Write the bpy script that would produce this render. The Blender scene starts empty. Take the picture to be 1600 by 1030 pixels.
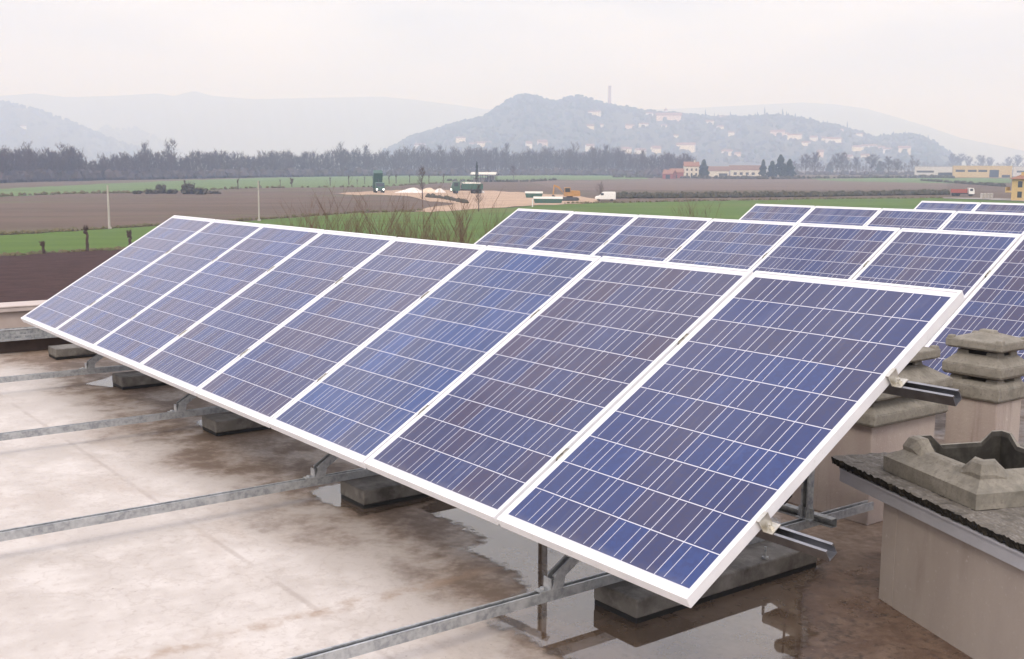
import bpy, math, random
from mathutils import Vector, Matrix
from math import sin, cos, tan, pi, radians, atan, atan2, sqrt
SC = bpy.context.scene
COL = SC.collection

# ------------------------------------------------------------------ camera
CX, CY, CZ = 2.3129, -2.4103, 1.2965
YAW, PITCH, ROLL, FPX = 0.9284, 0.1398, 0.0061, 1762.5
_f = Vector((-sin(YAW)*cos(PITCH), cos(YAW)*cos(PITCH), -sin(PITCH)))
_r0 = Vector((cos(YAW), sin(YAW), 0)); _u0 = _r0.cross(_f)
CR = _r0*cos(ROLL) + _u0*sin(ROLL); CU = -_r0*sin(ROLL) + _u0*cos(ROLL)
CAM = Vector((CX, CY, CZ))
cd = bpy.data.cameras.new('camera'); cam = bpy.data.objects.new('camera', cd); COL.objects.link(cam)
m = Matrix.Identity(4)
for i in range(3):
    m[i][0] = CR[i]; m[i][1] = CU[i]; m[i][2] = -_f[i]; m[i][3] = CAM[i]
cam.matrix_world = m
cd.sensor_width = 36; cd.lens = FPX/1600*36; cd.clip_start = 0.05; cd.clip_end = 30000
SC.camera = cam

# ------------------------------------------------------------------ light
SUN_AZ, SUN_EL = radians(140), radians(42)
W = bpy.data.worlds.new('World'); SC.world = W; W.use_nodes = True
nt = W.node_tree; nt.nodes.clear()
def N(t, k, **kw):
    n = t.nodes.new(k)
    for a, b in kw.items(): setattr(n, a, b)
    return n
def setin(n, **kw):
    for a, b in kw.items(): n.inputs[a.replace('_', ' ')].default_value = b
def ramp(t, pts, src, interp='LINEAR'):
    n = N(t, 'ShaderNodeValToRGB'); e = n.color_ramp; e.interpolation = interp
    while len(e.elements) < len(pts): e.elements.new(0.5)
    for el, (p, c) in zip(e.elements, pts):
        el.position = p; el.color = (*c, 1) if len(c) == 3 else c
    t.links.new(src, n.inputs[0]); return n
out = N(nt, 'ShaderNodeOutputWorld')
sky = N(nt, 'ShaderNodeTexSky', sky_type='NISHITA', sun_disc=False, sun_elevation=SUN_EL, sun_rotation=SUN_AZ)
sky.dust_density = 4.0; sky.air_density = 1.5
bg1 = N(nt, 'ShaderNodeBackground'); bg1.inputs[1].default_value = 0.05
nt.links.new(sky.outputs[0], bg1.inputs[0])
tc = N(nt, 'ShaderNodeTexCoord'); sx = N(nt, 'ShaderNodeSeparateXYZ'); nt.links.new(tc.outputs['Generated'], sx.inputs[0])
mp = N(nt, 'ShaderNodeMapping'); mp.inputs['Scale'].default_value = (1, 1, 5.0); nt.links.new(tc.outputs['Generated'], mp.inputs[0])
cn = N(nt, 'ShaderNodeTexNoise'); setin(cn, Scale=2.6, Detail=6.0, Roughness=0.55); nt.links.new(mp.outputs[0], cn.inputs[0])
g = ramp(nt, [(0.0, (0.77, 0.755, 0.83)), (0.10, (0.77, 0.755, 0.83)), (0.2, (0.82, 0.815, 0.89)), (0.45, (1.08, 1.065, 1.16)), (1.0, (1.60, 1.57, 1.68))], sx.outputs[2])
cr = ramp(nt, [(0.36, (0.60, 0.60, 0.66)), (0.62, (1.12, 1.09, 1.06))], cn.outputs[0])
mx = N(nt, 'ShaderNodeMixRGB', blend_type='MULTIPLY'); mx.inputs[0].default_value = 1
nt.links.new(g.outputs[0], mx.inputs[1]); nt.links.new(cr.outputs[0], mx.inputs[2])
bg2 = N(nt, 'ShaderNodeBackground'); bg2.inputs[1].default_value = 1.0; nt.links.new(mx.outputs[0], bg2.inputs[0])
ad = N(nt, 'ShaderNodeAddShader'); nt.links.new(bg1.outputs[0], ad.inputs[0]); nt.links.new(bg2.outputs[0], ad.inputs[1])
nt.links.new(ad.outputs[0], out.inputs[0])
sd = bpy.data.lights.new('sun', 'SUN'); sd.energy = 1.2; sd.angle = radians(14); sd.color = (1, 0.96, 0.92)
so = bpy.data.objects.new('sun', sd); COL.objects.link(so)
sv = Vector((sin(SUN_AZ)*cos(SUN_EL), cos(SUN_AZ)*cos(SUN_EL), sin(SUN_EL)))
so.rotation_euler = sv.to_track_quat('Z', 'Y').to_euler()
SC.view_settings.view_transform = 'Standard'; SC.view_settings.look = 'None'
SC.view_settings.exposure = 0.20; SC.view_settings.gamma = 1.0
SC.render.engine = 'CYCLES'
SC.cycles.volume_bounces = 6; SC.cycles.max_bounces = 10; SC.cycles.use_denoising = True

# ------------------------------------------------------------------ helpers
ZG, ZR = -6.0, -0.47          # field level under the building, roof level
def ray(x, y): return (_f + CR*((x-800)/FPX) - CU*((y-515)/FPX))
_n = ray(1600, 260).cross(ray(0, 258)); _n = _n/_n.z        # gently rising plain
GA, GB = -_n.x, -_n.y
def gz(x, y): return ZG + GA*(x-CX) + GB*(y-CY)
def G(x, y):
    d = ray(x, y); h = CZ-ZG; t = -h/(d.z - GA*d.x - GB*d.y)
    return CAM + d*t
def psi(x): return YAW - atan((x-800)/FPX)
def depth(P): return (P-CAM).dot(_f)
def place(x, y):
    P = G(x, y); return P, depth(P)/FPX, psi(x)
def at_dist(x, D, y=None):
    """point at horizontal distance D along the bearing of column x; height from row y or the plain"""
    d = ray(x, 262); h = Vector((d.x, d.y, 0)).normalized()
    P = CAM + h*D
    if y is None: P.z = gz(P.x, P.y)
    else:
        d = ray(x, y); P = CAM + d*(D/sqrt(d.x*d.x+d.y*d.y))
    return P

class MB:
    def __init__(s): s.v = []; s.f = []; s.mi = []; s.M = Matrix.Identity(4)
    def add(s, vs, fs, mi=0):
        b = len(s.v)
        for v in vs: s.v.append(tuple(s.M @ Vector(v)))
        for f in fs: s.f.append(tuple(b+i for i in f)); s.mi.append(mi)
        return s
    def box(s, x0, x1, y0, y1, z0, z1, mi=0):
        return s.add([(x0,y0,z0),(x1,y0,z0),(x1,y1,z0),(x0,y1,z0),(x0,y0,z1),(x1,y0,z1),(x1,y1,z1),(x0,y1,z1)],
            [(0,3,2,1),(4,5,6,7),(0,1,5,4),(1,2,6,5),(2,3,7,6),(3,0,4,7)], mi)
    def frus(s, a, b, z0, z1, c=(0,0), mi=0):
        """square-ish frustum: half sizes a=(ax,ay) at z0, b at z1"""
        x, y = c; vs = []
        for (hx, hy), z in ((a, z0), (b, z1)):
            vs += [(x-hx,y-hy,z),(x+hx,y-hy,z),(x+hx,y+hy,z),(x-hx,y+hy,z)]
        return s.add(vs, [(0,3,2,1),(4,5,6,7),(0,1,5,4),(1,2,6,5),(2,3,7,6),(3,0,4,7)], mi)
    def prism(s, pts, axis0, axis1, mi=0):
        """closed profile pts (list of 3D) extruded from +axis0 to +axis1 (vectors)"""
        a = [Vector(p)+Vector(axis0) for p in pts]; b = [Vector(p)+Vector(axis1) for p in pts]; n = len(pts)
        fs = [tuple(range(n))[::-1], tuple(range(n, 2*n))] + [(i, (i+1) % n, n+(i+1) % n, n+i) for i in range(n)]
        return s.add(a+b, fs, mi)
    def tube(s, p, q, r0, r1, k=6, mi=0, caps=True):
        p, q = Vector(p), Vector(q); d = (q-p)
        if d.length < 1e-9: return s
        d.normalize(); a = d.orthogonal().normalized(); b = d.cross(a); vs = []
        for c, r in ((p, r0), (q, r1)):
            for i in range(k):
                t = 2*pi*i/k; vs.append(c + a*(r*cos(t)) + b*(r*sin(t)))
        fs = [(i, (i+1) % k, k+(i+1) % k, k+i) for i in range(k)]
        if caps: fs += [tuple(range(k))[::-1], tuple(range(k, 2*k))]
        return s.add(vs, fs, mi)
    def lathe(s, prof, c=(0,0,0), k=16, mi=0):
        vs = []; n = len(prof)
        for r, z in prof:
            for i in range(k):
                t = 2*pi*i/k; vs.append((c[0]+r*cos(t), c[1]+r*sin(t), c[2]+z))
        fs = []
        for j in range(n-1):
            for i in range(k): fs.append((j*k+i, j*k+(i+1) % k, (j+1)*k+(i+1) % k, (j+1)*k+i))
        fs += [tuple(range(k))[::-1], tuple(range((n-1)*k, n*k))]
        return s.add(vs, fs, mi)
    def blob(s, c, r, rng, k=6, mi=0, sq=1.0):
        """small lumpy clump"""
        vs = [(c[0], c[1], c[2]+r*sq*rng.uniform(.8, 1.15))]; rows = 3
        for j in range(1, rows+1):
            th = pi*j/(rows+1)
            for i in range(k):
                a = 2*pi*(i+.5*(j % 2))/k; q = r*rng.uniform(.72, 1.2)
                vs.append((c[0]+q*sin(th)*cos(a), c[1]+q*sin(th)*sin(a), c[2]+q*cos(th)*sq))
        vs.append((c[0], c[1], c[2]-r*sq)); fs = []
        for i in range(k): fs.append((0, 1+i, 1+(i+1) % k))
        for j in range(rows-1):
            for i in range(k):
                a, b = 1+j*k+i, 1+j*k+(i+1) % k; fs.append((a, a+k, b+k, b))
        L = len(vs)-1
        for i in range(k): fs.append((L, 1+(rows-1)*k+(i+1) % k, 1+(rows-1)*k+i))
        return s.add(vs, fs, mi)
    def mesh(s, name, mats):
        me = bpy.data.meshes.new(name); me.from_pydata(s.v, [], s.f)
        for mm in (mats if isinstance(mats, (list, tuple)) else [mats]): me.materials.append(mm)
        if any(s.mi): me.polygons.foreach_set('material_index', s.mi)
        me.update(); return me
    def build(s, name, mats, parent=None, bevel=0, smooth=False, seg=2):
        o = bpy.data.objects.new(name, s.mesh(name, mats)); COL.objects.link(o)
        if parent: o.parent = parent
        if smooth: o.data.polygons.foreach_set('use_smooth', [True]*len(o.data.polygons))
        if bevel:
            b = o.modifiers.new('bevel', 'BEVEL'); b.width = bevel; b.segments = seg; b.limit_method = 'ANGLE'; b.angle_limit = radians(30)
        return o
def tag(o, label, cat, group=None):
    o['label'] = label; o['category'] = cat
    if group: o['group'] = group
    return o
def empty(name, label, cat, loc=(0,0,0), rz=0, group=None):
    o = bpy.data.objects.new(name, None); COL.objects.link(o); o.location = loc; o.rotation_euler = (0,0,rz)
    o.empty_display_size = .1
    return tag(o, label, cat, group)
def struct(o): o['kind'] = 'structure'; return o
def dup(o, parent=None):
    c = o.copy(); COL.objects.link(c)
    if parent: c.parent = parent
    for ch in list(o.children): dup(ch, c)
    return c
ORD = ['first','second','third','fourth','fifth','sixth','seventh','eighth','ninth','tenth','eleventh','twelfth','thirteenth','fourteenth','fifteenth','sixteenth','seventeenth','eighteenth','nineteenth','twentieth']

# ------------------------------------------------------------------ materials
def mat(name, base=(.5,.5,.5), rough=.6, metal=0, spec=.5, noise=None, bump=None, coord='Object'):
    """noise=(scale, other colour, lo, hi[, stretch]) mixes in a second colour; bump=(scale, distance)"""
    M = bpy.data.materials.new(name); M.use_nodes = True; t = M.node_tree; b = t.nodes['Principled BSDF']
    setin(b, Roughness=rough, Metallic=metal); b.inputs['Base Color'].default_value = (*base, 1); b.inputs['Specular IOR Level'].default_value = spec
    c = None
    if noise or bump: c = N(t, 'ShaderNodeTexCoord')
    last = None
    for nz in ([noise] if noise and not isinstance(noise, list) else (noise or [])):
        n = N(t, 'ShaderNodeTexNoise'); setin(n, Scale=nz[0], Detail=7.0, Roughness=0.62)
        src = c.outputs[coord]
        if len(nz) > 4:
            q = N(t, 'ShaderNodeMapping'); q.inputs['Scale'].default_value = nz[4]; t.links.new(src, q.inputs[0]); src = q.outputs[0]
        t.links.new(src, n.inputs['Vector'])
        r = ramp(t, [(nz[2], (0,0,0)), (nz[3], (1,1,1))], n.outputs[0])
        x = N(t, 'ShaderNodeMixRGB'); x.inputs[1].default_value = (*base, 1); x.inputs[2].default_value = (*nz[1], 1)
        if last: t.links.new(last, x.inputs[1])
        t.links.new(r.outputs[0], x.inputs[0]); last = x.outputs[0]
    if last: t.links.new(last, b.inputs['Base Color'])
    if bump:
        n = N(t, 'ShaderNodeTexNoise'); setin(n, Scale=bump[0], Detail=6.0, Roughness=0.65); t.links.new(c.outputs[coord], n.inputs['Vector'])
        u = N(t, 'ShaderNodeBump'); u.inputs['Distance'].default_value = bump[1]; u.inputs['Strength'].default_value = .8
        t.links.new(n.outputs[0], u.inputs['Height']); t.links.new(u.outputs[0], b.inputs['Normal'])
    return M

class MG:
    """tiny maths-node writer"""
    def __init__(s, t): s.t = t
    def __call__(s, op, a, b=0.0, c=None):
        n = N(s.t, 'ShaderNodeMath', operation=op)
        for i, v in enumerate([a, b] + ([c] if c is not None else [])):
            if isinstance(v, (int, float)): n.inputs[i].default_value = v
            else: s.t.links.new(v, n.inputs[i])
        return n.outputs[0]
    def mix(s, f, a, b, mode='MIX'):
        n = N(s.t, 'ShaderNodeMixRGB', blend_type=mode)
        for i, v in enumerate((f, a, b)):
            if isinstance(v, (int, float)): n.inputs[i].default_value = v
            elif isinstance(v, tuple): n.inputs[i].default_value = (*v, 1)
            else: s.t.links.new(v, n.inputs[i])
        return n.outputs[0]
    def noise(s, vec, scale, detail=5., rough=.6, stretch=None):
        if stretch:
            q = N(s.t, 'ShaderNodeMapping'); q.inputs['Scale'].default_value = stretch; s.t.links.new(vec, q.inputs[0]); vec = q.outputs[0]
        n = N(s.t, 'ShaderNodeTexNoise'); setin(n, Scale=scale, Detail=detail, Roughness=rough); s.t.links.new(vec, n.inputs['Vector']); return n.outputs[0]
    def step(s, v, lo, hi):
        n = N(s.t, 'ShaderNodeMapRange', interpolation_type='SMOOTHSTEP'); s.t.links.new(v, n.inputs[0])
        n.inputs[1].default_value = lo; n.inputs[2].default_value = hi; return n.outputs[0]

CELL, MX, MY = 0.1572, 0.0234, 0.039
def cells_material():
    M = bpy.data.materials.new('solar_cells'); M.use_nodes = True; t = M.node_tree; b = t.nodes['Principled BSDF']; q = MG(t)
    c = N(t, 'ShaderNodeTexCoord'); s = N(t, 'ShaderNodeSeparateXYZ'); t.links.new(c.outputs['Object'], s.inputs[0])
    u = q('DIVIDE', q('SUBTRACT', s.outputs[0], MX), CELL); v = q('DIVIDE', q('SUBTRACT', s.outputs[1], MY), CELL)
    fu, fv = q('FRACT', u), q('FRACT', v)
    gu = q('LESS_THAN', q('ABSOLUTE', q('SUBTRACT', fu, .5)), .5-.0095); gv = q('LESS_THAN', q('ABSOLUTE', q('SUBTRACT', fv, .5)), .5-.0125)
    inside = q('MULTIPLY', q('MULTIPLY', q('GREATER_THAN', u, 0), q('LESS_THAN', u, 6)), q('MULTIPLY', q('GREATER_THAN', v, 0), q('LESS_THAN', v, 10)))
    cell = q('MULTIPLY', q('MULTIPLY', gu, gv), inside)
    bus = q('LESS_THAN', q('ABSOLUTE', q('SUBTRACT', q('ABSOLUTE', q('SUBTRACT', fu, .5)), .245)), .0085)
    bus = q('MULTIPLY', bus, q('LESS_THAN', q('ABSOLUTE', q('SUBTRACT', fv, .5)), .455))
    # colour of each cell, crystal grains, each module its own cast
    fl = N(t, 'ShaderNodeCombineXYZ'); t.links.new(q('FLOOR', u), fl.inputs[0]); t.links.new(q('FLOOR', v), fl.inputs[1])
    oi = N(t, 'ShaderNodeObjectInfo'); t.links.new(q('MULTIPLY', oi.outputs['Random'], 57.), fl.inputs[2])
    wn = N(t, 'ShaderNodeTexWhiteNoise', noise_dimensions='3D'); t.links.new(fl.outputs[0], wn.inputs[0])
    off = N(t, 'ShaderNodeCombineXYZ'); t.links.new(q('MULTIPLY', oi.outputs['Random'], 31.), off.inputs[2])
    va = N(t, 'ShaderNodeVectorMath', operation='ADD'); t.links.new(c.outputs['Object'], va.inputs[0]); t.links.new(off.outputs[0], va.inputs[1])
    vo = N(t, 'ShaderNodeTexVoronoi'); setin(vo, Scale=70.0); t.links.new(va.outputs[0], vo.inputs[0])
    sv = N(t, 'ShaderNodeSeparateColor'); t.links.new(vo.outputs['Color'], sv.inputs[0])
    k = q('ADD', q('MULTIPLY', wn.outputs[0], .75), q('MULTIPLY', sv.outputs[0], .25))
    cc = ramp(t, [(0.1, (.030,.024,.070)), (.45, (.018,.023,.088)), (.8, (.014,.027,.110)), (1, (.016,.036,.138))], k)
    pc = ramp(t, [(0, (1.0,.92,.92)), (.6, (1,1,1)), (1, (.95,1.25,1.2))], oi.outputs['Random'])
    col = q.mix(1.0, q.mix(1.0, cc.outputs[0], pc.outputs[0], 'MULTIPLY'), oi.outputs['Color'], 'MULTIPLY')
    col = q.mix(bus, col, (.52,.52,.60))
    col = q.mix(cell, (.56,.56,.64), col)
    col = q.mix(inside, (.66,.66,.70), col)
    low_ = q('SUBTRACT', 1., q.step(q('ADD', s.outputs[1], q('MULTIPLY', q.noise(va.outputs[0], 9., 5.), .08)), .035, .12))
    dirt = q.step(q.noise(va.outputs[0], 2.2, 6., .6, (1, .6, 1)), .45, .75)
    col = q.mix(q('MULTIPLY', dirt, .07), col, (.33,.30,.42))
    col = q.mix(q('MULTIPLY', low_, .22), col, (.30,.27,.25))
    run_ = q('MULTIPLY', q.step(q.noise(va.outputs[0], 5., 5., .6, (3,.35,1)), .58, .72), .05); col = q.mix(run_, col, (.42,.40,.42))
    t.links.new(col, b.inputs['Base Color'])
    rr = q('ADD', .09, q('MULTIPLY', dirt, .12)); t.links.new(rr, b.inputs['Roughness'])
    b.inputs['IOR'].default_value = 1.55
    b.inputs['Sheen Weight'].default_value = .2; b.inputs['Sheen Roughness'].default_value = .35; b.inputs['Sheen Tint'].default_value = (.74,.71,.95,1)
    return M

M_CELLS = cells_material()
M_WHITE = mat('white_coated_aluminium', (.82,.82,.84), .36, .1, .5, [(5, (.72,.72,.75), .4, .7), (26, (.60,.585,.57), .60, .78)])
M_ZINC = mat('galvanised_steel', (.43,.445,.455), .40, .45, .5, [(38, (.28,.29,.31), .42, .62), (6, (.54,.55,.56), .5, .7)], (90, .0006))
M_PURL = mat('zinc_purlin_steel', (.36,.36,.38), .32, .95, .5, (14, (.27,.27,.285), .4, .65))
M_ZDARK = mat('dull_galvanised_steel', (.42,.43,.42), .5, .2, .5, (30, (.19,.20,.22), .4, .65))
M_CLAMP = mat('zinc_plated_clamp', (.62,.60,.55), .35, .8, .5, (40, (.42,.38,.30), .45, .7))
M_DARKCL = mat('dark_clamp_rubber', (.10,.095,.09), .6)
M_CONC = mat('damp_ballast_concrete', (.150,.138,.122), .7, 0, .45, [(14, (.215,.20,.182), .46, .66), (5, (.065,.058,.050), .48, .64)], (60, .004))
M_RUB = mat('black_rubber', (.012,.012,.012), .55)
M_COWL = mat('weathered_cast_concrete', (.205,.188,.158), .85, 0, .3, [(9, (.28,.258,.22), .42, .66), (4, (.105,.10,.085), .56, .74), (60, (.16,.145,.12), .5, .72)], (45, .004))
M_STACK = mat('pink_beige_render', (.42,.36,.32), .85, 0, .3, [(5, (.36,.295,.265), .40, .66, (1,1,.25)), (7, (.22,.18,.155), .56, .76, (2.2,2.2,.16)), (40, (.50,.43,.40), .60, .72)], (70, .003))
M_KERB = mat('smooth_beige_render', (.385,.335,.30), .8, 0, .3, [(4, (.335,.288,.257), .38, .66, (1,1,.3)), (4, (.27,.225,.195), .58, .84, (1.5,1.5,.35)), (45, (.46,.40,.375), .60, .72)], (60, .002))
M_TRIM = mat('grey_painted_flashing', (.40,.40,.43), .42, 0, .5, (6, (.345,.345,.37), .4, .7))
M_MOSS = mat('mossy_rough_slab', (.155,.140,.122), .95, 0, .2, [(30, (.235,.218,.20), .46, .66, (.5,2.5,1)), (11, (.085,.078,.066), .52, .66), (80, (.12,.11,.10), .5, .66)], (55, .007))
M_MOSSD = mat('dark_wet_moss', (.022,.02,.017), 1, 0, .2, (30, (.075,.065,.05), .5, .7), (40, .02))
M_COPE = mat('pale_metal_coping', (.53,.455,.42), .6, 0, .4, (4, (.46,.39,.36), .4, .7))
M_PARA = mat('parapet_render', (.52,.44,.40), .85, 0, .3, (3, (.45,.37,.33), .4, .7))
M_BLACK = mat('soot_black', (.01,.01,.01), 1)
M_SOOT = mat('sooty_concrete', (.035,.032,.028), .95, 0, .2, (12, (.075,.07,.06), .45, .7))
M_CABLE = mat('black_cable', (.015,.015,.017), .45)
M_WATERROCK = None

# ------------------------------------------------------------------ the flat roof and its water
def roof_material():
    M = bpy.data.materials.new('weathered_roof_membrane'); M.use_nodes = True; t = M.node_tree; b = t.nodes['Principled BSDF']; q = MG(t)
    c = N(t, 'ShaderNodeTexCoord'); V = c.outputs['Object']; s = N(t, 'ShaderNodeSeparateXYZ'); t.links.new(V, s.inputs[0])
    big = q.noise(V, .9, 4., .55); mid = q.noise(V, 3.2, 7., .65); fine = q.noise(V, 26, 6., .7); streak = q.noise(V, 2.4, 6., .65, (.45,1.6,1))
    pale = q.mix(q.step(mid, .38, .66), (.475,.425,.385), (.585,.54,.505))
    pale = q.mix(q('MULTIPLY', q.step(fine, .52, .72), .45), pale, (.36,.29,.26))
    stain = q.step(q('ADD', q('MULTIPLY', big, .5), q('MULTIPLY', streak, .5)), .50, .60)
    col = q.mix(q('MULTIPLY', stain, .26), pale, (.40,.315,.255))
    # silt that settled along the low side under the panels, broken by noise
    low = q.step(q('ADD', s.outputs[1], q('MULTIPLY', q('SUBTRACT', q('ADD', q('MULTIPLY', mid, .6), q('MULTIPLY', big, .6)), .6), 2.2)), -.30, .42)
    silt = q.mix(q.step(fine, .35, .7), (.175,.120,.082), (.31,.235,.18))
    silt = q.mix(q.step(mid, .42, .62), silt, (.135,.088,.058))
    col = q.mix(q('MULTIPLY', low, .95), col, silt)
    # rust-coloured run between two rails, and the lap of the sheet
    run = q('ADD', s.outputs[0], q('MULTIPLY', q('SUBTRACT', mid, .5), .16))
    run = q('SUBTRACT', 1., q.step(q('ABSOLUTE', q('ADD', run, 1.62)), .0, .075))
    run = q('MULTIPLY', run, q.step(q.noise(V, 9, 5.), .36, .62))
    col = q.mix(q('MULTIPLY', run, .7), col, (.30,.205,.14))
    lap = q('SUBTRACT', 1., q.step(q('ABSOLUTE', q('ADD', s.outputs[1], q('ADD', .42, q('MULTIPLY', q('SUBTRACT', fine, .5), .03)))), .006, .022))
    lap = q('MULTIPLY', lap, q.step(q.noise(V, 2.0, 5.), .38, .6))
    col = q.mix(q('MULTIPLY', lap, .30), col, (.20,.145,.115))
    fleck = q('MULTIPLY', q.step(q.noise(V, 55, 3., .5), .70, .74), q.step(big, .42, .6)); col = q.mix(q('MULTIPLY', fleck, .8), col, (.06,.045,.035))
    nz = q.noise(V, 1.7, 6., .6); ring = q('SUBTRACT', 1., q.step(q('ABSOLUTE', q('SUBTRACT', nz, .545)), .0, .012)); ring2 = q('SUBTRACT', 1., q.step(q('ABSOLUTE', q('SUBTRACT', nz, .475)), .0, .008))
    col = q.mix(q('MULTIPLY', q('MAXIMUM', ring, ring2), .15), col, (.20,.14,.10))
    # muddy moss by the flue kerb
    mud = q('MULTIPLY', q.step(q('ADD', s.outputs[0], q('MULTIPLY', mid, .5)), -.72, -.35), q.step(q('ADD', s.outputs[1], q('MULTIPLY', big, .6)), .55, .95))
    clump = q.step(q('ADD', q('MULTIPLY', q.noise(V, 30, 8., .75), .6), q('MULTIPLY', q.noise(V, 5.5, 5., .6), .4)), .48, .60)
    mudc = q.mix(q.step(q.noise(V, 6, 6., .65), .38, .66), (.115,.070,.048), (.185,.125,.090))
    mudc = q.mix(q('MULTIPLY', clump, .8), mudc, (.038,.026,.019))
    mudc = q.mix(q('MULTIPLY', q.step(q.noise(V, 48, 7., .75), .60, .72), .8), mudc, (.30,.235,.19))
    col = q.mix(mud, col, mudc)
    t.links.new(col, b.inputs['Base Color'])
    wet = q.step(mid, .4, .62)
    t.links.new(q('SUBTRACT', q('ADD', .42, q('MULTIPLY', wet, .3)), q('MULTIPLY', mud, .2)), b.inputs['Roughness'])
    u = N(t, 'ShaderNodeBump'); u.inputs['Distance'].default_value = .006; u.inputs['Strength'].default_value = .6
    t.links.new(q('ADD', q('MULTIPLY', fine, .5), q('MULTIPLY', mid, .6)), u.inputs['Height']); t.links.new(u.outputs[0], b.inputs['Normal'])
    return M
b = MB().box(-9.95, 14, -9, 22, ZG-.6, ZR); struct(b.build('flat_roof', roof_material()))

def water_material():
    M = bpy.data.materials.new('standing_rain_water'); M.use_nodes = True; t = M.node_tree; b = t.nodes['Principled BSDF']; q = MG(t)
    c = N(t, 'ShaderNodeTexCoord'); V = c.outputs['Object']
    a = q.mix(q.step(q.noise(V, 3.5, 6., .65), .4, .65), (.105,.072,.050), (.155,.112,.083))
    a = q.mix(q('MULTIPLY', q.step(q.noise(V, 22, 6., .7), .5, .7), .5), a, (.06,.042,.03))
    t.links.new(a, b.inputs['Base Color'])
    setin(b, Roughness=.02, IOR=1.95)
    ga = N(t, 'ShaderNodeAttribute', attribute_name='depth')
    t.links.new(q.step(q('ADD', ga.outputs['Fac'], q('MULTIPLY', q('SUBTRACT', q('ADD', q('MULTIPLY', q.noise(V, 24, 5.), .6), q('MULTIPLY', q.noise(V, 7, 4.), .4)), .5), 2.4)), .10, .80), b.inputs['Alpha'])
    u = N(t, 'ShaderNodeBump'); u.inputs['Distance'].default_value = .0006; u.inputs['Strength'].default_value = .25
    t.links.new(q.noise(V, 7, 2.), u.inputs['Height']); t.links.new(u.outputs[0], b.inputs['Normal'])
    return M
M_WATER = water_material()
def puddle(pts, seed, jag=.05, z=.004, fade=.10):
    rng = random.Random(seed); out = []
    n = len(pts)
    def cr_(p0,p1,p2,p3,t): return tuple(.5*((2*p1[k])+(-p0[k]+p2[k])*t+(2*p0[k]-5*p1[k]+4*p2[k]-p3[k])*t*t+(-p0[k]+3*p1[k]-3*p2[k]+p3[k])*t**3) for k in (0,1))
    for i in range(n):
        for j in range(26): out.append(cr_(pts[i-1], pts[i], pts[(i+1) % n], pts[(i+2) % n], j/26))
    m = len(out); off = [0]*m
    for o_, a_ in ((3, .12), (8, .45), (20, 1.0)):          # jitter at several wavelengths
        kn = [rng.uniform(-1, 1) for _ in range(m//o_+2)]
        for i in range(m):
            k = i/o_; a = int(k); f = k-a; w = 1.0 if i < m-20 else (m-i)/20
            off[i] += a_*w*(kn[a]*(1-f)+kn[a+1]*f)
    res = []
    for i, (x, y) in enumerate(out):
        dx, dy = out[(i+1) % m][0]-out[i-1][0], out[(i+1) % m][1]-out[i-1][1]; L = sqrt(dx*dx+dy*dy) or 1
        res.append((x + dy/L*off[i]*jag, y - dx/L*off[i]*jag, ZR+z))
    # fine grid whose points know how far inside the waterline they lie
    g_ = .018; xs = [p[0] for p in res]; ys = [p[1] for p in res]; x0, y0 = min(xs)-.02, min(ys)-.02
    nx, ny = int((max(xs)-x0+.02)/g_)+1, int((max(ys)-y0+.02)/g_)+1
    import numpy as np
    P = np.array([(a_, b_) for a_, b_, _ in res]); Q = np.roll(P, -1, 0); E_ = Q-P; L2 = (E_**2).sum(1)+1e-12
    dep = np.zeros((nx+1, ny+1))
    for i in range(nx+1):
        pt = np.stack([np.full(ny+1, x0+i*g_), y0+np.arange(ny+1)*g_], 1)
        d = pt[:,None]-P[None]; tt = np.clip((d*E_).sum(2)/L2, 0, 1); dist = np.sqrt(((d-tt[...,None]*E_)**2).sum(2)).min(1)
        c1 = (P[:,1][None] > pt[:,1:2]) != (Q[:,1][None] > pt[:,1:2])
        xi = P[:,0]+(pt[:,1:2]-P[:,1])*E_[:,0]/np.where(abs(E_[:,1]) < 1e-12, 1e-12, E_[:,1])
        ins = ((c1 & (pt[:,0:1] < xi)).sum(1) % 2) == 1
        dep[i] = np.where(ins, dist, -dist)
    idx = {}; vs = []; dv = []; fs = []
    def vid(i, j):
        if (i, j) not in idx: idx[i,j] = len(vs); vs.append((x0+i*g_, y0+j*g_, ZR+z)); dv.append(min(1., max(0., dep[i,j]/fade)))
        return idx[i,j]
    for i in range(nx):
        for j in range(ny):
            if max(dep[i,j], dep[i+1,j], dep[i,j+1], dep[i+1,j+1]) > 0: fs.append((vid(i,j), vid(i+1,j), vid(i+1,j+1), vid(i,j+1)))
    mb = MB(); mb.add(vs, fs); o = struct(mb.build('puddle', M_WATER)); at_ = o.data.attributes.new('depth', 'FLOAT', 'POINT'); at_.data.foreach_set('value', dv); return o
def R_(x, y):                                # roof point seen in that direction
    d = ray(x, y); t = (ZR-CZ)/d.z; p = CAM + d*t; return (p.x, p.y)

puddle([R_(*p) for p in ((655,790),(735,838),(700,860),(790,905),(770,945),(760,985),(850,1020),(960,1075),(1180,1090),(1262,1010),(1255,950),(1275,905),(1310,850),(1180,800),(1000,760),(800,740))], 3, .045)
puddle([R_(*p) for p in ((478,770),(520,757),(600,742),(680,745),(690,775),(650,792),(600,800),(560,806),(545,795),(512,790))], 5, .03, fade=.05)
puddle([R_(*p) for p in ((135,602),(160,593),(190,583),(250,590),(240,604),(200,607),(178,606))], 8, .04, fade=.05)
puddle([R_(*p) for p in ((300,664),(322,656),(400,655),(390,672),(330,674))], 9, .03, fade=.05)

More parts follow.
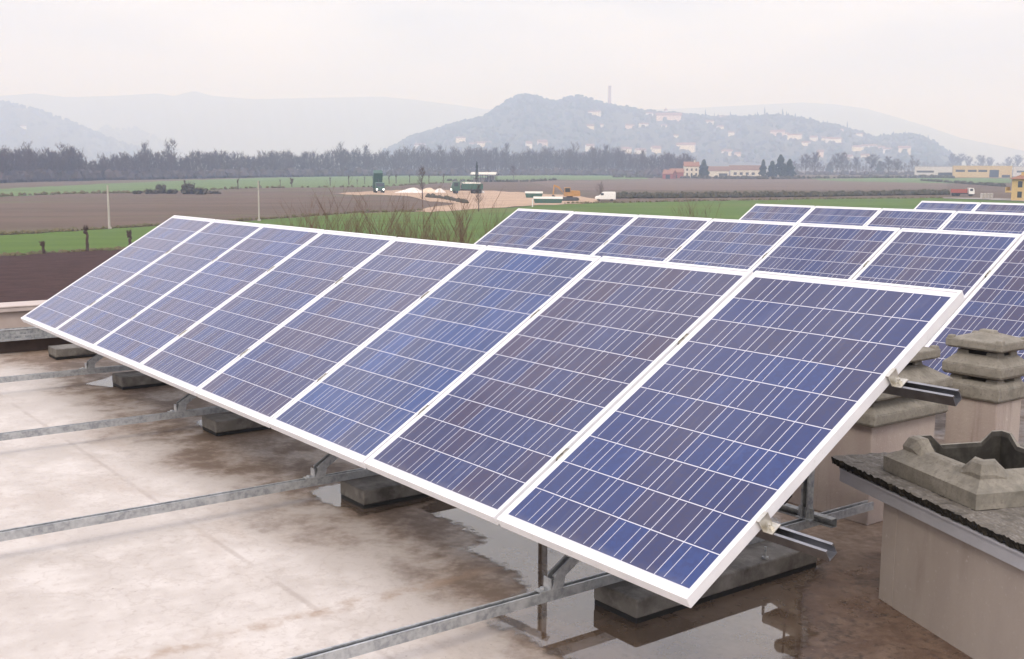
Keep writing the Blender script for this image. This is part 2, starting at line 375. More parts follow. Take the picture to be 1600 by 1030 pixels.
# ------------------------------------------------------------------ solar panels
TILT, PW, PL, PITCHX, TH = 0.5541, 0.99, 1.65, 1.01, 0.042
FB = .012
mb = MB()
for a in ([(0,0),(PW,0),(PW-FB,FB),(FB,FB)], [(PW,0),(PW,PL),(PW-FB,PL-FB),(PW-FB,FB)], [(PW,PL),(0,PL),(FB,PL-FB),(PW-FB,PL-FB)], [(0,PL),(0,0),(FB,FB),(FB,PL-FB)]):
    mb.prism([(x, y, 0) for x, y in a], (0,0,-TH), (0,0,0))
frame0 = mb.mesh('panel_frame', M_WHITE)
mb = MB().box(FB-.003, PW-FB+.003, FB-.003, PL-FB+.003, -.011, -.005); glass0 = mb.mesh('cell_sheet', M_CELLS)
mb = MB().box(PW/2-.06, PW/2+.06, PL-.22, PL-.10, -.034, -.0095); jbox0 = mb.mesh('junction_box', M_CABLE)
TINT = {(0,0):(1.5,1.4,1.4),(0,1):(1.3,1.35,1.4),(0,2):(1.35,1.3,1.35),(0,3):(1.35,1.25,1.2),(0,4):(1.2,1.2,1.2),(0,5):(.95,1.7,1.65),(0,6):(1.1,1.0,1.0),(0,7):(.82,.98,1.12)}
def panel(x, y, dz, label, group, tint):
    r = empty('solar_panel', label, 'solar panel', (x, y, dz), 0, group)
    r.rotation_euler = (TILT, 0, 0)
    for nm, me in (('panel_frame', frame0), ('cell_sheet', glass0), ('junction_box', jbox0)):
        o = bpy.data.objects.new(nm, me); COL.objects.link(o); o.parent = r; o.color = (*tint, 1)
        if nm == 'panel_frame':
            bv = o.modifiers.new('bevel', 'BEVEL'); bv.width = .0015; bv.segments = 2; bv.limit_method = 'ANGLE'
    return r
ROWS = [(0, 0, 8, 'front', 'rightmost panel, nearest the camera'), (-.0006, 4.0369, 7, 'second', ''), (-.0575, 8.1584, 5, 'third', ''), (-.1011, 12.1008, 3, 'rearmost', '')]
prng = random.Random(4)
for ri, (ox, oy, n, rn, _) in enumerate(ROWS):
    for i in range(n):
        x = -8*PITCHX + i*PITCHX + ox + .01
        rn2 = {'front': 'front row', 'second': 'second row', 'third': 'third row', 'rearmost': 'rearmost row'}[rn]
        if ri == 0 and i == 7: lab = 'large near solar panel at the right end of the front row, beside the concrete flue'
        elif i == 0: lab = f'solar panel at the far left end of the {rn2} of panels'
        else: lab = f'{ORD[i]} solar panel from the left end of the {rn2} of panels'
        p_ = panel(x, oy, prng.uniform(-.003, .003), lab, f'solar panels in the {rn2}', TINT.get((ri, i), (1.1, 1.1, 1.1)))

# ------------------------------------------------------------------ support steel
def channel(mb, p, q, up, w=.041, h=.041, t=.0028, lip=.009, slots=0):
    """C channel with an open, lipped top, running from p to q"""
    p, q, up = Vector(p), Vector(q), Vector(up); d = (q-p).normalized(); s = d.cross(up).normalized(); u = s.cross(d).normalized()
    a = w/2
    prof = [(-a,0),(a,0),(a,h),(a-lip,h),(a-lip,h-.006),(a-t,h-.006),(a-t,t),(-a+t,t),(-a+t,h-.006),(-a+lip,h-.006),(-a+lip,h),(-a,h)]
    return mb.prism([p + s*x + u*y for x, y in prof], (0,0,0), q-p)
SL = Vector((0, cos(TILT), sin(TILT))); NO = Vector((0, -sin(TILT), cos(TILT)))
RAILX = [-.985, -2.985, -5.005, -7.02]
RT = -.325                                     # top of the base rails
rail_lab = ['galvanised floor rail nearest the camera, running under the front row', 'second galvanised floor rail from the front, ending at a concrete block', 'third galvanised floor rail from the front, crossing the dry roof', 'farthest galvanised floor rail, near the left parapet']
blk_lab = ['large wet concrete ballast block under the near right panel', 'concrete ballast block beside the middle puddle', 'concrete ballast block under the third rail from the front', 'concrete ballast block by the small far puddle', 'farthest dark concrete ballast block beside the cable tray']
for i, x in enumerate(RAILX):
    mb = MB(); channel(mb, (x, -4.2, RT-.041), (x, 2.30 if i == 0 else 2.28, RT-.041), (0,0,1))
    tag(mb.build('floor_rail', M_ZINC), rail_lab[i], 'rail', 'galvanised floor rails')
BLK = [(-1.035, -.775, .52, 1.63), (-2.99, -2.73, .40, 1.50), (-4.985, -4.735, .41, 1.52), (-6.945, -6.69, .42, 1.53), (-8.74, -8.48, .385, 1.5)]
for i, (x0, x1, y0, y1) in enumerate(BLK):
    if i == 4: zt = RT-.041
    else: zt = RT-.0415
    mb = MB().box(x0+.004, x1-.004, y0+.004, y1-.004, ZR+.004, ZR+.024); tag(mb.build('rubber_mat', M_RUB), 'black rubber mat under the ' + blk_lab[i].replace('concrete ', '').replace('large wet', 'large'), 'mat', 'rubber mats under the ballast')
    mb = MB().box(x0, x1, y0, y1, ZR+.0245, zt); o = tag(mb.build('concrete_block', M_CONC, None, .008), blk_lab[i], 'concrete block', 'concrete ballast blocks')
    if i == 0:
        mb = MB().tube((-.80+.0, 1.30, zt-.002), (-.80, 1.30, zt+.055), .006, .006, 8).lathe([(.016,0),(.016,.009)], (-.80,1.30,zt+.001), 6)
        o2 = mb.build('anchor_bolt', M_ZDARK, o)
BEAM0 = Vector((0, .262, -.285))
frame_lab = ['sloping steel support with foot bracket under the near right panels', 'sloping steel support standing on the second floor rail', 'sloping steel support standing on the third floor rail', 'sloping steel support standing on the farthest floor rail']
for i, x in enumerate(RAILX):
    r = empty('support_frame', frame_lab[i], 'support frame', (x, 0, RT), 0, 'support frames under the front row')
    off = Vector((0, 0, -RT))
    mb = MB(); e0 = BEAM0; e1 = BEAM0 + SL*1.86; channel(mb, e0+off-NO*.02, e1+off-NO*.02, NO); mb.build('sloping_beam', M_ZINC, r)
    mb = MB(); mb.box(-.022, .022, .19, .30, .0005, .006).box(-.022, .022, .236, .242, .0062, .05)
    mb.prism([(-.024, .243, .0065), (-.024, .30, .0065), (-.024, .31, .05), (-.024, .26, .065)], (0,0,0), (.003,0,0)); mb.prism([(.021, .243, .0065), (.021, .30, .0065), (.021, .31, .05), (.021, .26, .065)], (0,0,0), (.003,0,0))
    mb.lathe([(.011,0),(.011,.009)], (0, .212, .0062), 6); mb.build('foot_bracket', M_ZINC, r)
    mb = MB(); yp = 1.825; zt = (e0 + SL*((yp-e0.y)/SL.y)).z - RT
    channel(mb, (.0, yp, .0015), (.0, yp, zt), (0,-1,0)); mb.build('post', M_ZDARK, r)
    mb = MB(); mb.box(-.045, .045, 1.775, 1.80, .0005, .006).box(-.045, .045, 1.7995, 1.8035, .0065, .055); mb.build('post_foot', M_ZDARK, r)
    for s_ in (.37, 1.15):
        pt = SL*s_ - NO*(TH+.0445); bt = e0 + SL*((pt.y-e0.y)/SL.y)
        mb = MB(); mb.box(-.018, .018, pt.y-.018, pt.y+.018, bt.z-RT+.01, pt.z-RT); mb.build('strut', M_ZDARK, r)
# purlins with clamps
def purlin(s_, x0, x1, oy, ox, n, label, grp, xi=-8):
    P0 = SL*s_ - NO*(TH+.042); r = empty('purlin', label, 'steel channel', (0, oy + P0.y, P0.z), 0, grp)
    mb = MB(); channel(mb, (x0, 0, 0), (x1, 0, 0), NO, .041, .0415); mb.build('channel', M_PURL, r)
    for k in range(n+1):
        xx = (xi+k)*PITCHX + ox
        if k == n and n == 8:
            T = Matrix.Translation((xx, 0, 0)) @ Matrix.Rotation(TILT, 4, 'X')
            mb = MB(); mb.M = T; mb.box(.0005, .004, -.024, .024, .042, .0835).box(-.012, .004, -.024, .024, .084, .087).box(.0045, .04, -.024, .024, .042, .045)
            mb.lathe([(.010,0),(.010,.008),(.006,.008),(.006,.018)], (.021, 0, .0455), 6); mb.build('end_clamp', M_CLAMP, r)
        elif 0 < k < n or n < 8 and k > 0:
            T = Matrix.Translation((xx, 0, 0)) @ Matrix.Rotation(TILT, 4, 'X')
            mb = MB(); mb.M = T; mb.box(-.008, .008, -.03, .03, .0725, .0765).box(-.009, -.006, -.03, .03, .0767, .086).box(.006, .009, -.03, .03, .0767, .086)
            mb.box(-.0088, .0088, -.036, -.0305, .045, .079, 1).box(-.0088, .0088, .0305, .036, .045, .079, 1)
            mb.lathe([(.0055,0),(.0055,.007)], (0, 0, .077), 6, 1); mb.build('mid_clamp', [M_CLAMP, M_DARKCL], r)
purlin(.385, -8.16, .245, 0, 0, 8, 'lower steel channel sticking out under the near end of the front row', 'purlins of the front row')
purlin(1.15, -8.16, .235, 0, 0, 8, 'upper steel channel sticking out in front of the flue cowls', 'purlins of the front row')
purlin(1.15, -8.16, -.9, 4.0369, -.0006, 7, 'steel channel with clamps under the second row of panels', 'purlins of the rear rows')
purlin(1.15, -8.16, -2.9, 8.1584, -.0575, 5, 'steel channel with clamps under the third row of panels', 'purlins of the rear rows')
mb = MB(); channel(mb, (-7.3, 1.87, RT+.0005), (-.86, 1.87, RT+.0005), (0,-1,0)); tag(mb.build('cross_brace', M_ZDARK), 'low steel channel joining the posts behind the front row', 'steel channel')
# cable hanging beside the near post
mb = MB(); pts = [Vector((-1.09, 1.80, .1)), Vector((-1.075, 1.80, -.14)), Vector((-1.085, 1.81, -.24)), Vector((-1.13, 1.82, -.29)), Vector((-1.22, 1.84, -.31))]
for a, b2 in zip(pts, pts[1:]): mb.tube(a, b2, .006, .006, 8)
tag(mb.build('cable', M_CABLE), 'thin black cable hanging beside the post behind the near panel', 'cable')

# ------------------------------------------------------------------ flue kerb, slab, cowls
KA = radians(-21.6)
kerb = empty('flue_kerb', 'low beige rendered flue base with grey flashing and mossy slab on top', 'chimney base', (-.39, 1.538, ZR), KA)
mb = MB().box(.102, 1.9, 0, .95, -.002, .475); mb.build('wall', M_KERB, kerb, .003)
mb = MB().box(0, .098, .002, .95, -.002, .475); mb.build('corner_strip', M_KERB, kerb, .003)
MB().box(.09, .11, .008, .94, 0, .47).build('joint', M_BLACK, kerb)
mb = MB(); mb.box(-.30, 2.0, -.022, -.0075, .427, .486).box(-.30, 2.0, -.027, -.0225, .478, .486); mb.build('flashing', M_TRIM, kerb)
def rough_slab(x0, x1, y0, y1, z0, z1, seed, step=.012):
    """slab whose edges are nibbled and top is uneven"""
    rng = random.Random(seed); mb = MB(); nx = int((x1-x0)/step); ny = int((y1-y0)/.03)
    vs = []; idx = {}
    for j in range(ny+1):
        for i in range(nx+1):
            e = (i in (0, nx)) or (j in (0, ny)); dx = rng.uniform(-.4,.4)*step if 0 < i < nx else rng.uniform(-.006,.006)
            dy = rng.uniform(-.005,.004) if j in (0, ny) else 0
            idx[i,j] = len(vs); vs.append((x0+(x1-x0)*i/nx+dx, y0+(y1-y0)*j/ny+dy, z1 + rng.uniform(-.004,.004) - (.003*rng.random() if e else 0)))
    fs = [(idx[i,j], idx[i+1,j], idx[i+1,j+1], idx[i,j+1]) for j in range(ny) for i in range(nx)]; mi = [0]*len(fs)
    ring = [(i,0) for i in range(nx)] + [(nx,j) for j in range(ny)] + [(i,ny) for i in range(nx,0,-1)] + [(0,j) for j in range(ny,0,-1)]
    b0 = len(vs)
    for r_ in ring:
        x, y, z = vs[idx[r_]]; vs.append((x+rng.uniform(-.003,.003), y+rng.uniform(.006,.012)*(1 if r_[1] == 0 else -1 if r_[1] == ny else 0), z0 + rng.uniform(-.002,.006)))
    n = len(ring)
    for k in range(n): fs.append((idx[ring[k]], b0+k, b0+(k+1) % n, idx[ring[(k+1) % n]])); mi.append(1)
    mb.v = vs; mb.f = fs; mb.mi = mi; return mb
rough_slab(-.375, 2.1, -.03, 1.05, .487, .522, 2).build('mossy_slab', [M_MOSS, M_MOSSD], kerb)

def cowl_ring(half=.30, band=.062, top=.118, op=.185, horn=.044, hw=.052):
    """open square cowl base: vertical band, sloping skirt, a square opening and a rounded horn at each corner"""
    mb = MB(); n = 64
    def sq(h, k, rnd=.0):      # k-th of n points round a square of half size h
        t = (k % n)/n*4; s_ = int(t); f = t-s_; a, b_ = [((-1+2*f),-1),(1,(-1+2*f)),((1-2*f),1),(-1,(1-2*f))][s_]
        return a*h, b_*h, abs(f-.5)*2         # third: 1 at corners, 0 at the middle of a side
    loops = []
    def horn_h(c): f = min(1, max(0, (c-.50)/.26)); return horn*f*f*(3-2*f)
    for h, z, hf in ((half,0,0),(half,band,0),(half-.018,band+.010,.0),(half-.055,band+.036,.04),(op+.062,top-.022,.45),(op+.046,top-.006,.93),(op+.034,top,1),(op+.012,top+.002,1),(op,top-.012,.9),(op-.004,0.0,0)):
        loops.append([(sq(h,k)[0], sq(h,k)[1], z + hf*horn_h(sq(h,k)[2])) for k in range(n)])
    vs = [p for l in loops for p in l]; fs = []; L = len(loops)
    for j in range(L-1):
        for k in range(n): fs.append((j*n+k, j*n+(k+1) % n, (j+1)*n+(k+1) % n, (j+1)*n+k))
    for k in range(n): fs.append(((L-1)*n+k, (L-1)*n+(k+1) % n, (k+1) % n, k))
    for j_ in range(L-1):
        pass
    mb.add(vs, fs); mb.mi = [1 if (7*n <= k < L*n-n or k >= L*n-n) else 0 for k in range(len(fs))]; return mb
cowl = empty('flue_cowl', 'open square concrete cowl base with a horn at each corner, lying on the mossy slab', 'chimney cowl', (-.075, 1.80, .0535), KA)
o = cowl_ring().build('cowl_body', [M_COWL, M_SOOT], cowl, .006)
mb = MB().box(-.18, .18, -.18, .18, .001, .004); mb.build('flue_opening', M_BLACK, cowl)

def stack_cowl(mb_list, root, hx, hy, tiers):
    pass
def chimney(label, x0, x1, y0, y1, ztop, tiers, plate, ov):
    cx, cy = (x0+x1)/2, (y0+y1)/2; hx, hy = (x1-x0)/2, (y1-y0)/2
    r = empty('chimney_stack', label, 'chimney', (cx, cy, ZR), 0, 'rendered chimneys with tiered concrete cowls'); z_ = lambda z: z-ZR
    mb = MB().box(-hx, hx, -hy, hy, 0, z_(ztop)); mb.build('stack', M_STACK, r, .006)
    for (zb, band, zt, o_, inn) in tiers:
        t_ = MB(); a = (hx+o_, hy+o_); c = (hx+inn, hy+inn)
        t_.frus((a[0]-.012, a[1]-.012), a, z_(zb), z_(zb)+.012).frus(a, a, z_(zb)+.0121, z_(zb)+band).frus(a, c, z_(zb)+band+.0002, z_(zt))
        for sx_ in (-1, 1):
            for sy_ in (-1, 1):
                k = .045; t_.frus((k, k), (k*.7, k*.7), z_(zb)+band+.001, z_(zt)+.018, (sx_*(c[0]-k*.7), sy_*(c[1]-k*.7)))
        t_.build('cowl_tier', M_COWL, r, .005)
    zb, zt, o_ = plate; t_ = MB(); a = (hx+o_, hy+o_)
    t_.frus((a[0]-.015, a[1]-.015), a, z_(zb), z_(zb)+.008).frus(a, a, z_(zb)+.0081, z_(zt)-.006).frus(a, (a[0]*.25, a[1]*.25), z_(zt)-.0058, z_(zt)+.030).frus((.05,.03), (.04,.02), z_(zt)+.0255, z_(zt)+.046)
    for sx_ in (-1, 1):
        for sy_ in (-1, 1): t_.frus((.022,.022), (.016,.016), z_(zt)-.012, z_(zt)+.012, (sx_*(a[0]-.024), sy_*(a[1]-.024)))
    t_.build('cap_plate', M_COWL, r, .005)
    t_ = MB().frus((hx*.78, hy*.78), (hx*.70, hy*.70), z_(tiers[-1][2])-.03, z_(zb)+.003); t_.build('flue_throat', M_BLACK, r)
chimney('wider beige chimney half hidden behind the large near panel', -1.57, -1.018, 2.33, 2.88, .06, [(.045,.062,.165,.045,-.02), (.180,.055,.305,.055,-.06)], (.335,.392,.005), 0)
chimney('narrower beige chimney at the right edge, in front of the second row', -1.147, -.853, 3.18, 3.43, .10, [(.085,.075,.19,.02,-.01), (.212,.062,.33,.026,-.03)], (.357,.412,.018), 0)

# ------------------------------------------------------------------ parapet and cable tray on the left
para = empty('parapet', 'low beige parapet with pale metal coping at the left edge of the roof', 'parapet', (-9.75, 0, ZR))
mb = MB().box(-.16, .12, -9, 22, 0, .345); mb.build('wall', M_PARA, para)
mb = MB(); mb.box(-.20, .17, -9, 22, .345, .40).box(-.20, .178, -9, 22, .388, .405); mb.build('coping', M_COPE, para, .006)
tray = empty('cable_tray', 'perforated galvanised cable tray along the left parapet', 'cable tray', (-9.15, 0, ZR))
mb = MB(); mb.box(-.05, .09, -9, 9, .13, .134)
for z0, z1 in ((.1342,.146),(.176,.188),(.218,.236)): mb.box(.086, .09, -9, 9, z0, z1)
yy = -2.2
while yy < 2.6:
    for z0, z1, o_ in ((.1463,.1757,0),(.1883,.2177,.045)): mb.box(.0862, .0898, yy+o_, yy+o_+.032, z0, z1)
    yy += .09
for a, b_ in ((-9,-2.2),(2.6,9)): mb.box(.0861, .0899, a, b_, .1465, .2175)
mb.box(.055, .1, -9, 9, .2362, .240); mb.build('tray_body', M_ZINC, tray)
MB().box(-.05, -.046, -9, 9, .1342, .236).build('tray_side', M_ZDARK, tray)
MB().box(-.30, -.02, -9, 9, .002, .125).build('shade_strip', mat('tray_shade_brown', (.085,.062,.052), .8, 0, .3, (6, (.055,.04,.034), .4, .7)), tray)  # added dark brown strip, painted stand-in for the shaded gap below the tray
for y_ in (-6,-3,-.9,1.2,3.5,6): MB().box(-.0198, .10, y_-.04, y_+.04, 0, .1295).build('tray_support', M_ZDARK, tray)

# ------------------------------------------------------------------ plain, fields, hills
def field_mat(name, a, b2, c3, sc, bump=0, stretch=(1,1,1), c4=None, furrow=.35):
    M = bpy.data.materials.new(name); M.use_nodes = True; t = M.node_tree; b = t.nodes['Principled BSDF']; q = MG(t)
    c = N(t, 'ShaderNodeTexCoord'); V = c.outputs['Object']
    mp = N(t, 'ShaderNodeMapping'); mp.inputs['Rotation'].default_value = (0, 0, -YAW-.25); t.links.new(V, mp.inputs[0]); R = mp.outputs[0]
    col = q.mix(q.step(q.noise(R, sc, 6., .6, stretch), .40, .62), a, b2)
    col = q.mix(q('MULTIPLY', q.step(q.noise(R, sc*4.3, 6., .7, stretch), .50, .68), .7), col, c3)
    wv = N(t, 'ShaderNodeTexWave', bands_direction='Y'); setin(wv, Scale=sc*7, Distortion=2.5, Detail=3.0); wv.inputs['Detail Scale'].default_value = .6; t.links.new(R, wv.inputs['Vector'])
    col = q.mix(q('MULTIPLY', q.step(wv.outputs['Fac'], .45, .95), furrow), col, c3)
    if c4: col = q.mix(q('MULTIPLY', q.step(q.noise(R, sc*.35, 4., .55, (.4,1.6,1)), .52, .66), .8), col, c4)
    t.links.new(col, b.inputs['Base Color']); setin(b, Roughness=.95); b.inputs['Specular IOR Level'].default_value = .15
    if bump:
        u = N(t, 'ShaderNodeBump'); u.inputs['Distance'].default_value = bump; u.inputs['Strength'].default_value = 1.
        t.links.new(q.noise(V, 1.6, 6., .75), u.inputs['Height']); t.links.new(u.outputs[0], b.inputs['Normal'])
    return M
F_BROWN = field_mat('fallow_brown_field', (.135,.092,.072), (.100,.072,.054), (.170,.130,.094), .05, .1, (.5,2.2,1), (.128,.118,.066))
F_DARK = field_mat('ploughed_dark_soil', (.056,.027,.022), (.080,.041,.034), (.034,.016,.013), .9, .25, (.6,1.4,1))
F_GREEN = field_mat('winter_wheat', (.082,.140,.024), (.105,.165,.032), (.072,.105,.028), .08, .05, (.4,3,1), (.130,.150,.045))
F_PALE = field_mat('pale_far_grass', (.125,.185,.062), (.10,.158,.055), (.15,.18,.085), .02, 0, (.3,3,1))
F_STUB = field_mat('stubble_field', (.165,.118,.098), (.125,.094,.078), (.19,.15,.12), .03, 0, (.3,3,1))
F_SAND = field_mat('bare_sandy_earth', (.44,.315,.225), (.36,.25,.18), (.50,.38,.29), .12, .05, (.6,2,1))
F_ROAD = field_mat('pale_track', (.33,.31,.30), (.28,.26,.25), (.38,.35,.33), .3)
F_HILL = field_mat('wooded_hill', (.050,.052,.040), (.075,.072,.050), (.10,.092,.062), .012, 0)
fw = Vector((_f.x, _f.y, 0)).normalized(); rt = Vector((fw.y, -fw.x, 0))
mb = MB(); vs = []
for a, b_ in ((-250,-4000),(-250,4000),(12000,9000),(12000,-9000)):
    P = CAM + fw*a + rt*b_; vs.append((P.x, P.y, gz(P.x, P.y)))
mb.add(vs, [(0,1,2,3)]); struct(mb.build('ground', F_BROWN))
def field(name, m_, pts, lift, seed=0, jag=.5):
    jag *= 1.5
    """field outline given where its corners lie on the plain; edges wander a little"""
    rng = random.Random(seed); Q = []
    n = len(pts)
    for i in range(n):
        p, q = pts[i], pts[(i+1) % n]; k = max(2, int(abs(q[0]-p[0])/14)+1)
        for j in range(k):
            f = j/k; Q.append((p[0]+(q[0]-p[0])*f, p[1]+(q[1]-p[1])*f + (rng.uniform(-jag,jag) if j else 0)))
    res = []
    for x, y in Q:
        P = G(x, y); res.append((P.x, P.y, P.z+lift))
    mb = MB(); mb.add(res, [tuple(range(len(res)))]); return struct(mb.build(name, m_))
field('green_field', F_GREEN, [(-200,371),(0,368.5),(170,358.5),(300,351),(425,343),(560,333),(660,331),(700,328.5),(790,325),(880,319),(1000,316.5),(1185,313),(1330,311),(1475,310),(1640,316),(1900,322),(1900,420),(1200,420),(700,420),(430,378),(240,388.5),(130,395),(0,402),(-200,410)], .04, 1, .5)
field('ploughed_field', F_DARK, [(-200,409.5),(0,401.5),(130,394.5),(240,388),(430,377.5),(700,419),(1200,419.5),(1250,560),(700,620),(300,620),(-200,640)], .08, 2, .8)
field('far_green_field', F_PALE, [(-60,298.5),(0,295.6),(169,287),(400,278.2),(600,274),(700,275),(860,274.3),(1000,274),(1015,280.5),(805,281.5),(720,284.5),(590,292.5),(400,294),(202,302),(113,303),(0,308),(-60,310)], .05, 3, .35)
field('stubble_field', F_STUB, [(830,284.5),(1000,281.5),(1250,281),(1480,281.5),(1480,299),(1200,298),(960,297),(870,297)], .05, 4, .4)
field('far_grass_strip', F_PALE, [(1265,279.5),(1400,278.5),(1580,279),(1580,286),(1480,287),(1285,282.5)], .09, 5, .3)
field('sandy_ground', F_SAND, [(518,303),(545,301),(590,299.5),(620,297.5),(690,297),(760,298.5),(820,301.5),(905,307),(938,313),(930,318),(880,320),(830,322),(740,327.5),(672,332.5),(648,331),(668,325.5),(690,322.5),(720,319.5),(700,317.5),(672,315.8),(640,307.5),(600,305.5),(550,305)], .10, 6, .5)
field('pale_track', F_ROAD, [(1472,309.6),(1540,310.2),(1640,313.5),(1640,318),(1600,315.6),(1540,312.4),(1476,310.8)], .12, 7, .1)

class Hill:
    def __init__(s, prof, D, front, back, rough, seed, name, material):
        s.p = prof; s.D = D; s.fr = front; s.bk = back; rng = random.Random(seed)
        s.jit = [rng.uniform(-1,1) for _ in range(4000)]; s.rough = rough
        x0, x1 = prof[0][0], prof[-1][0]; nx = int((x1-x0)/5); nv = 26; mb = MB(); vs = []
        for i in range(nx+1):
            x = x0+(x1-x0)*i/nx
            for j in range(nv+1): vs.append(tuple(s.pt(x, -1+2*j/nv)))
        fs = [(i*(nv+1)+j, (i+1)*(nv+1)+j, (i+1)*(nv+1)+j+1, i*(nv+1)+j+1) for i in range(nx) for j in range(nv)]
        mb.add(vs, fs); struct(mb.build(name, material, smooth=True))
    def ridge(s, x):
        for (a, ya), (b_, yb) in zip(s.p, s.p[1:]):
            if a <= x <= b_: return ya+(yb-ya)*(x-a)/(b_-a)
        return s.p[-1][1]
    def pt(s, x, v):
        D = s.D + (v*s.fr if v < 0 else v*s.bk)
        top = at_dist(x, s.D, s.ridge(x)); P = at_dist(x, D)
        h = max(0, top.z-gz(top.x, top.y)); w = 1-abs(v); w = w*w*(3-2*w)*.55 + w*.45
        k = x/7.0; n = sin(k*.9+v*5)*.5+sin(k*2.3+v*9+1)*.3+sin(k*4.9-v*14)*.2
        P.z += h*w + s.rough*n*w*(1-w)*2
        return P
    def on(s, x, y):
        """where the slope is seen at (x, y)"""
        best = None
        for i in range(240):
            v = -1+i/240; P = s.pt(x, v); d = P-CAM; yy = 515-FPX*d.dot(CU)/d.dot(_f)
            if yy <= y: return P
        return s.pt(x, -.02)
H_MAIN = Hill([(560,262),(600,240),(640,218),(700,199),(755,186),(775,172),(800,157),(815,150),(835,152),(850,159),(870,162),(885,156),(905,153),(925,160),(950,166),(985,173),(1000,176),(1040,179),(1100,185),(1150,187),(1200,183),(1240,187),(1280,195),(1310,201),(1340,210),(1365,219),(1400,213),(1430,215),(1460,227),(1480,242),(1492,251),(1510,266)], 3000, 900, 700, 14, 1, 'town_hill', F_HILL)
H_LEFT = Hill([(-260,190),(-150,160),(-60,152),(0,160),(60,172),(110,190),(150,208),(190,224),(240,240),(290,262)], 4100, 1000, 800, 20, 2, 'left_hill', F_HILL)
H_KNOLL = Hill([(120,262),(150,212),(166,199),(190,203),(215,201),(240,214),(280,236),(330,262)], 5300, 900, 800, 20, 3, 'wooded_knoll', F_HILL)
H_FAR = Hill([(-500,180),(-300,140),(-100,158),(60,146),(110,152),(180,150),(250,146),(275,150),(308,142),(335,150),(400,155),(500,153),(600,151),(650,156),(720,165),(760,171),(830,168),(900,165),(1000,172),(1100,168),(1250,160),(1300,163),(1350,170),(1400,184),(1440,196),(1500,216),(1600,236),(1750,250)], 6900, 1500, 1300, 50, 4, 'far_hills', F_HILL)

# trees over the hills: one mass
T_EVER = mat('dark_evergreen', (.042,.054,.040), 1, 0, .1, (.2, (.068,.078,.052), .4, .65))
T_HWOOD = mat('winter_wood', (.058,.050,.044), 1, 0, .1, (.05, (.085,.078,.058), .4, .65))
rng = random.Random(11)
mb = MB()
for H, n, xa, xb in ((H_MAIN, 4200, 600, 1495), (H_LEFT, 500, -60, 240), (H_KNOLL, 160, 135, 300)):
    for _ in range(n):
        x = rng.uniform(xa, xb); v = -rng.random()**1.3*.85 if rng.random() < .72 else -rng.random()*.06
        if x > 950 and v < -.1 and rng.random() < .45: continue
        P = H.pt(x, v); r = rng.uniform(3.0, 8.0)*(H.D/3000)**.5
        tall = H is H_MAIN and v > -.06 and x > 1080 and rng.random() < .35
        mb.blob((P.x, P.y, P.z + r*.3), r*(.55 if tall else 1), rng, 5, 0 if tall or rng.random() < .45 else 1, rng.uniform(1.8, 3.0) if tall else rng.uniform(.8, 1.25))
o = mb.build('hillside_wood', [T_EVER, T_HWOOD]); o['kind'] = 'stuff'; o['label'] = 'hazy woods covering the hills behind the plain'

# cypresses on the ridge
cyp = MB(); crg = random.Random(3)
for k in range(9): cyp.blob((crg.uniform(-.08,.08), crg.uniform(-.08,.08), .12+.1*k), .17*(1-(k/9.5)**1.6)+.02, crg, 6, 0, .9)
cyp.tube((0,0,-.05),(0,0,.2),.03,.03,5)
cyp_me = cyp.mesh('cypress', T_EVER)
CYP = [(960,163,9,.7),(1100,172,14,.3),(1114,178,8,.35),(1139,176,14,.4),(1181,176,11,.5),(1192,168,17,.3),(1220,171,15,.4),(1226,175,12,.35),(1240,179,12,.7),(1262,185,12,.6),(1284,190,13,.7),(1321,191,11,.35),(1316,197,9,.5),(1394,207,10,.7),(1412,206,12,.3),(1448,213,9,.5)]
for i, (x, y, h, wd) in enumerate(CYP):
    P = H_MAIN.pt(x, -.03); s = H_MAIN.D/FPX
    top = at_dist(x, (Vector((P.x,P.y,0))-Vector((CX,CY,0))).length, y-2)
    hh = max(h*s, top.z-P.z)
    o = bpy.data.objects.new('cypress', cyp_me); COL.objects.link(o); o.location = (P.x, P.y, top.z-hh); o.scale = (hh*wd*1.1, hh*wd*1.1, hh)
    tag(o, f'{ORD[i]} dark evergreen from the left among those standing along the town hill ridge', 'tree', 'evergreens along the hill ridge')

# houses on the hills
HW = [mat('pale_plaster', (.80,.75,.70), .9), mat('cream_plaster', (.80,.70,.56), .9), mat('rose_plaster', (.72,.56,.48), .9)]
HR = mat('terracotta_tiles', (.30,.155,.105), .9, 0, .2, (3, (.22,.12,.09), .4, .7))
M_GLASSD = mat('dark_window', (.04,.045,.055), .15)
def house_mesh(wm):
    a = MB().box(-.5,.5,-.35,.35,-.6,.66).prism([(-.5,-.35,.66),(-.5,.35,.66),(-.5,0,.93)], (0,0,0), (1,0,0))
    b_ = MB().prism([(-.54,-.41,.64),(-.54,0,.99),(-.54,.41,.64),(-.54,.41,.60),(-.54,0,.945),(-.54,-.41,.60)], (0,0,0), (1.08,0,0))
    return a.mesh('wall', wm), b_.mesh('roof', HR)
HM = [house_mesh(w_) for w_ in HW]
win_me = MB()
for k in (-.32,-.1,.12,.33):
    for z in (.12,.42): win_me.box(k-.035,k+.035,-.362,-.3505,z,z+.13)
win_me = win_me.mesh('windows', M_GLASSD)
def hill_house(H, x, y, w, h, label, grp, kind):
    P = H.on(x, y+h*.5); s = depth(P)/FPX
    r = empty('hill_house', label, 'house', P, psi(x)+random.Random(int(x*7+y)).uniform(-.5,.5), grp)
    sc = (w*s*1.05, min(w*s*.8, 16), h*s)
    for nm, me in (('wall', HM[kind][0]), ('roof', HM[kind][1])):
        o = bpy.data.objects.new(nm, me); COL.objects.link(o); o.parent = r; o.scale = sc
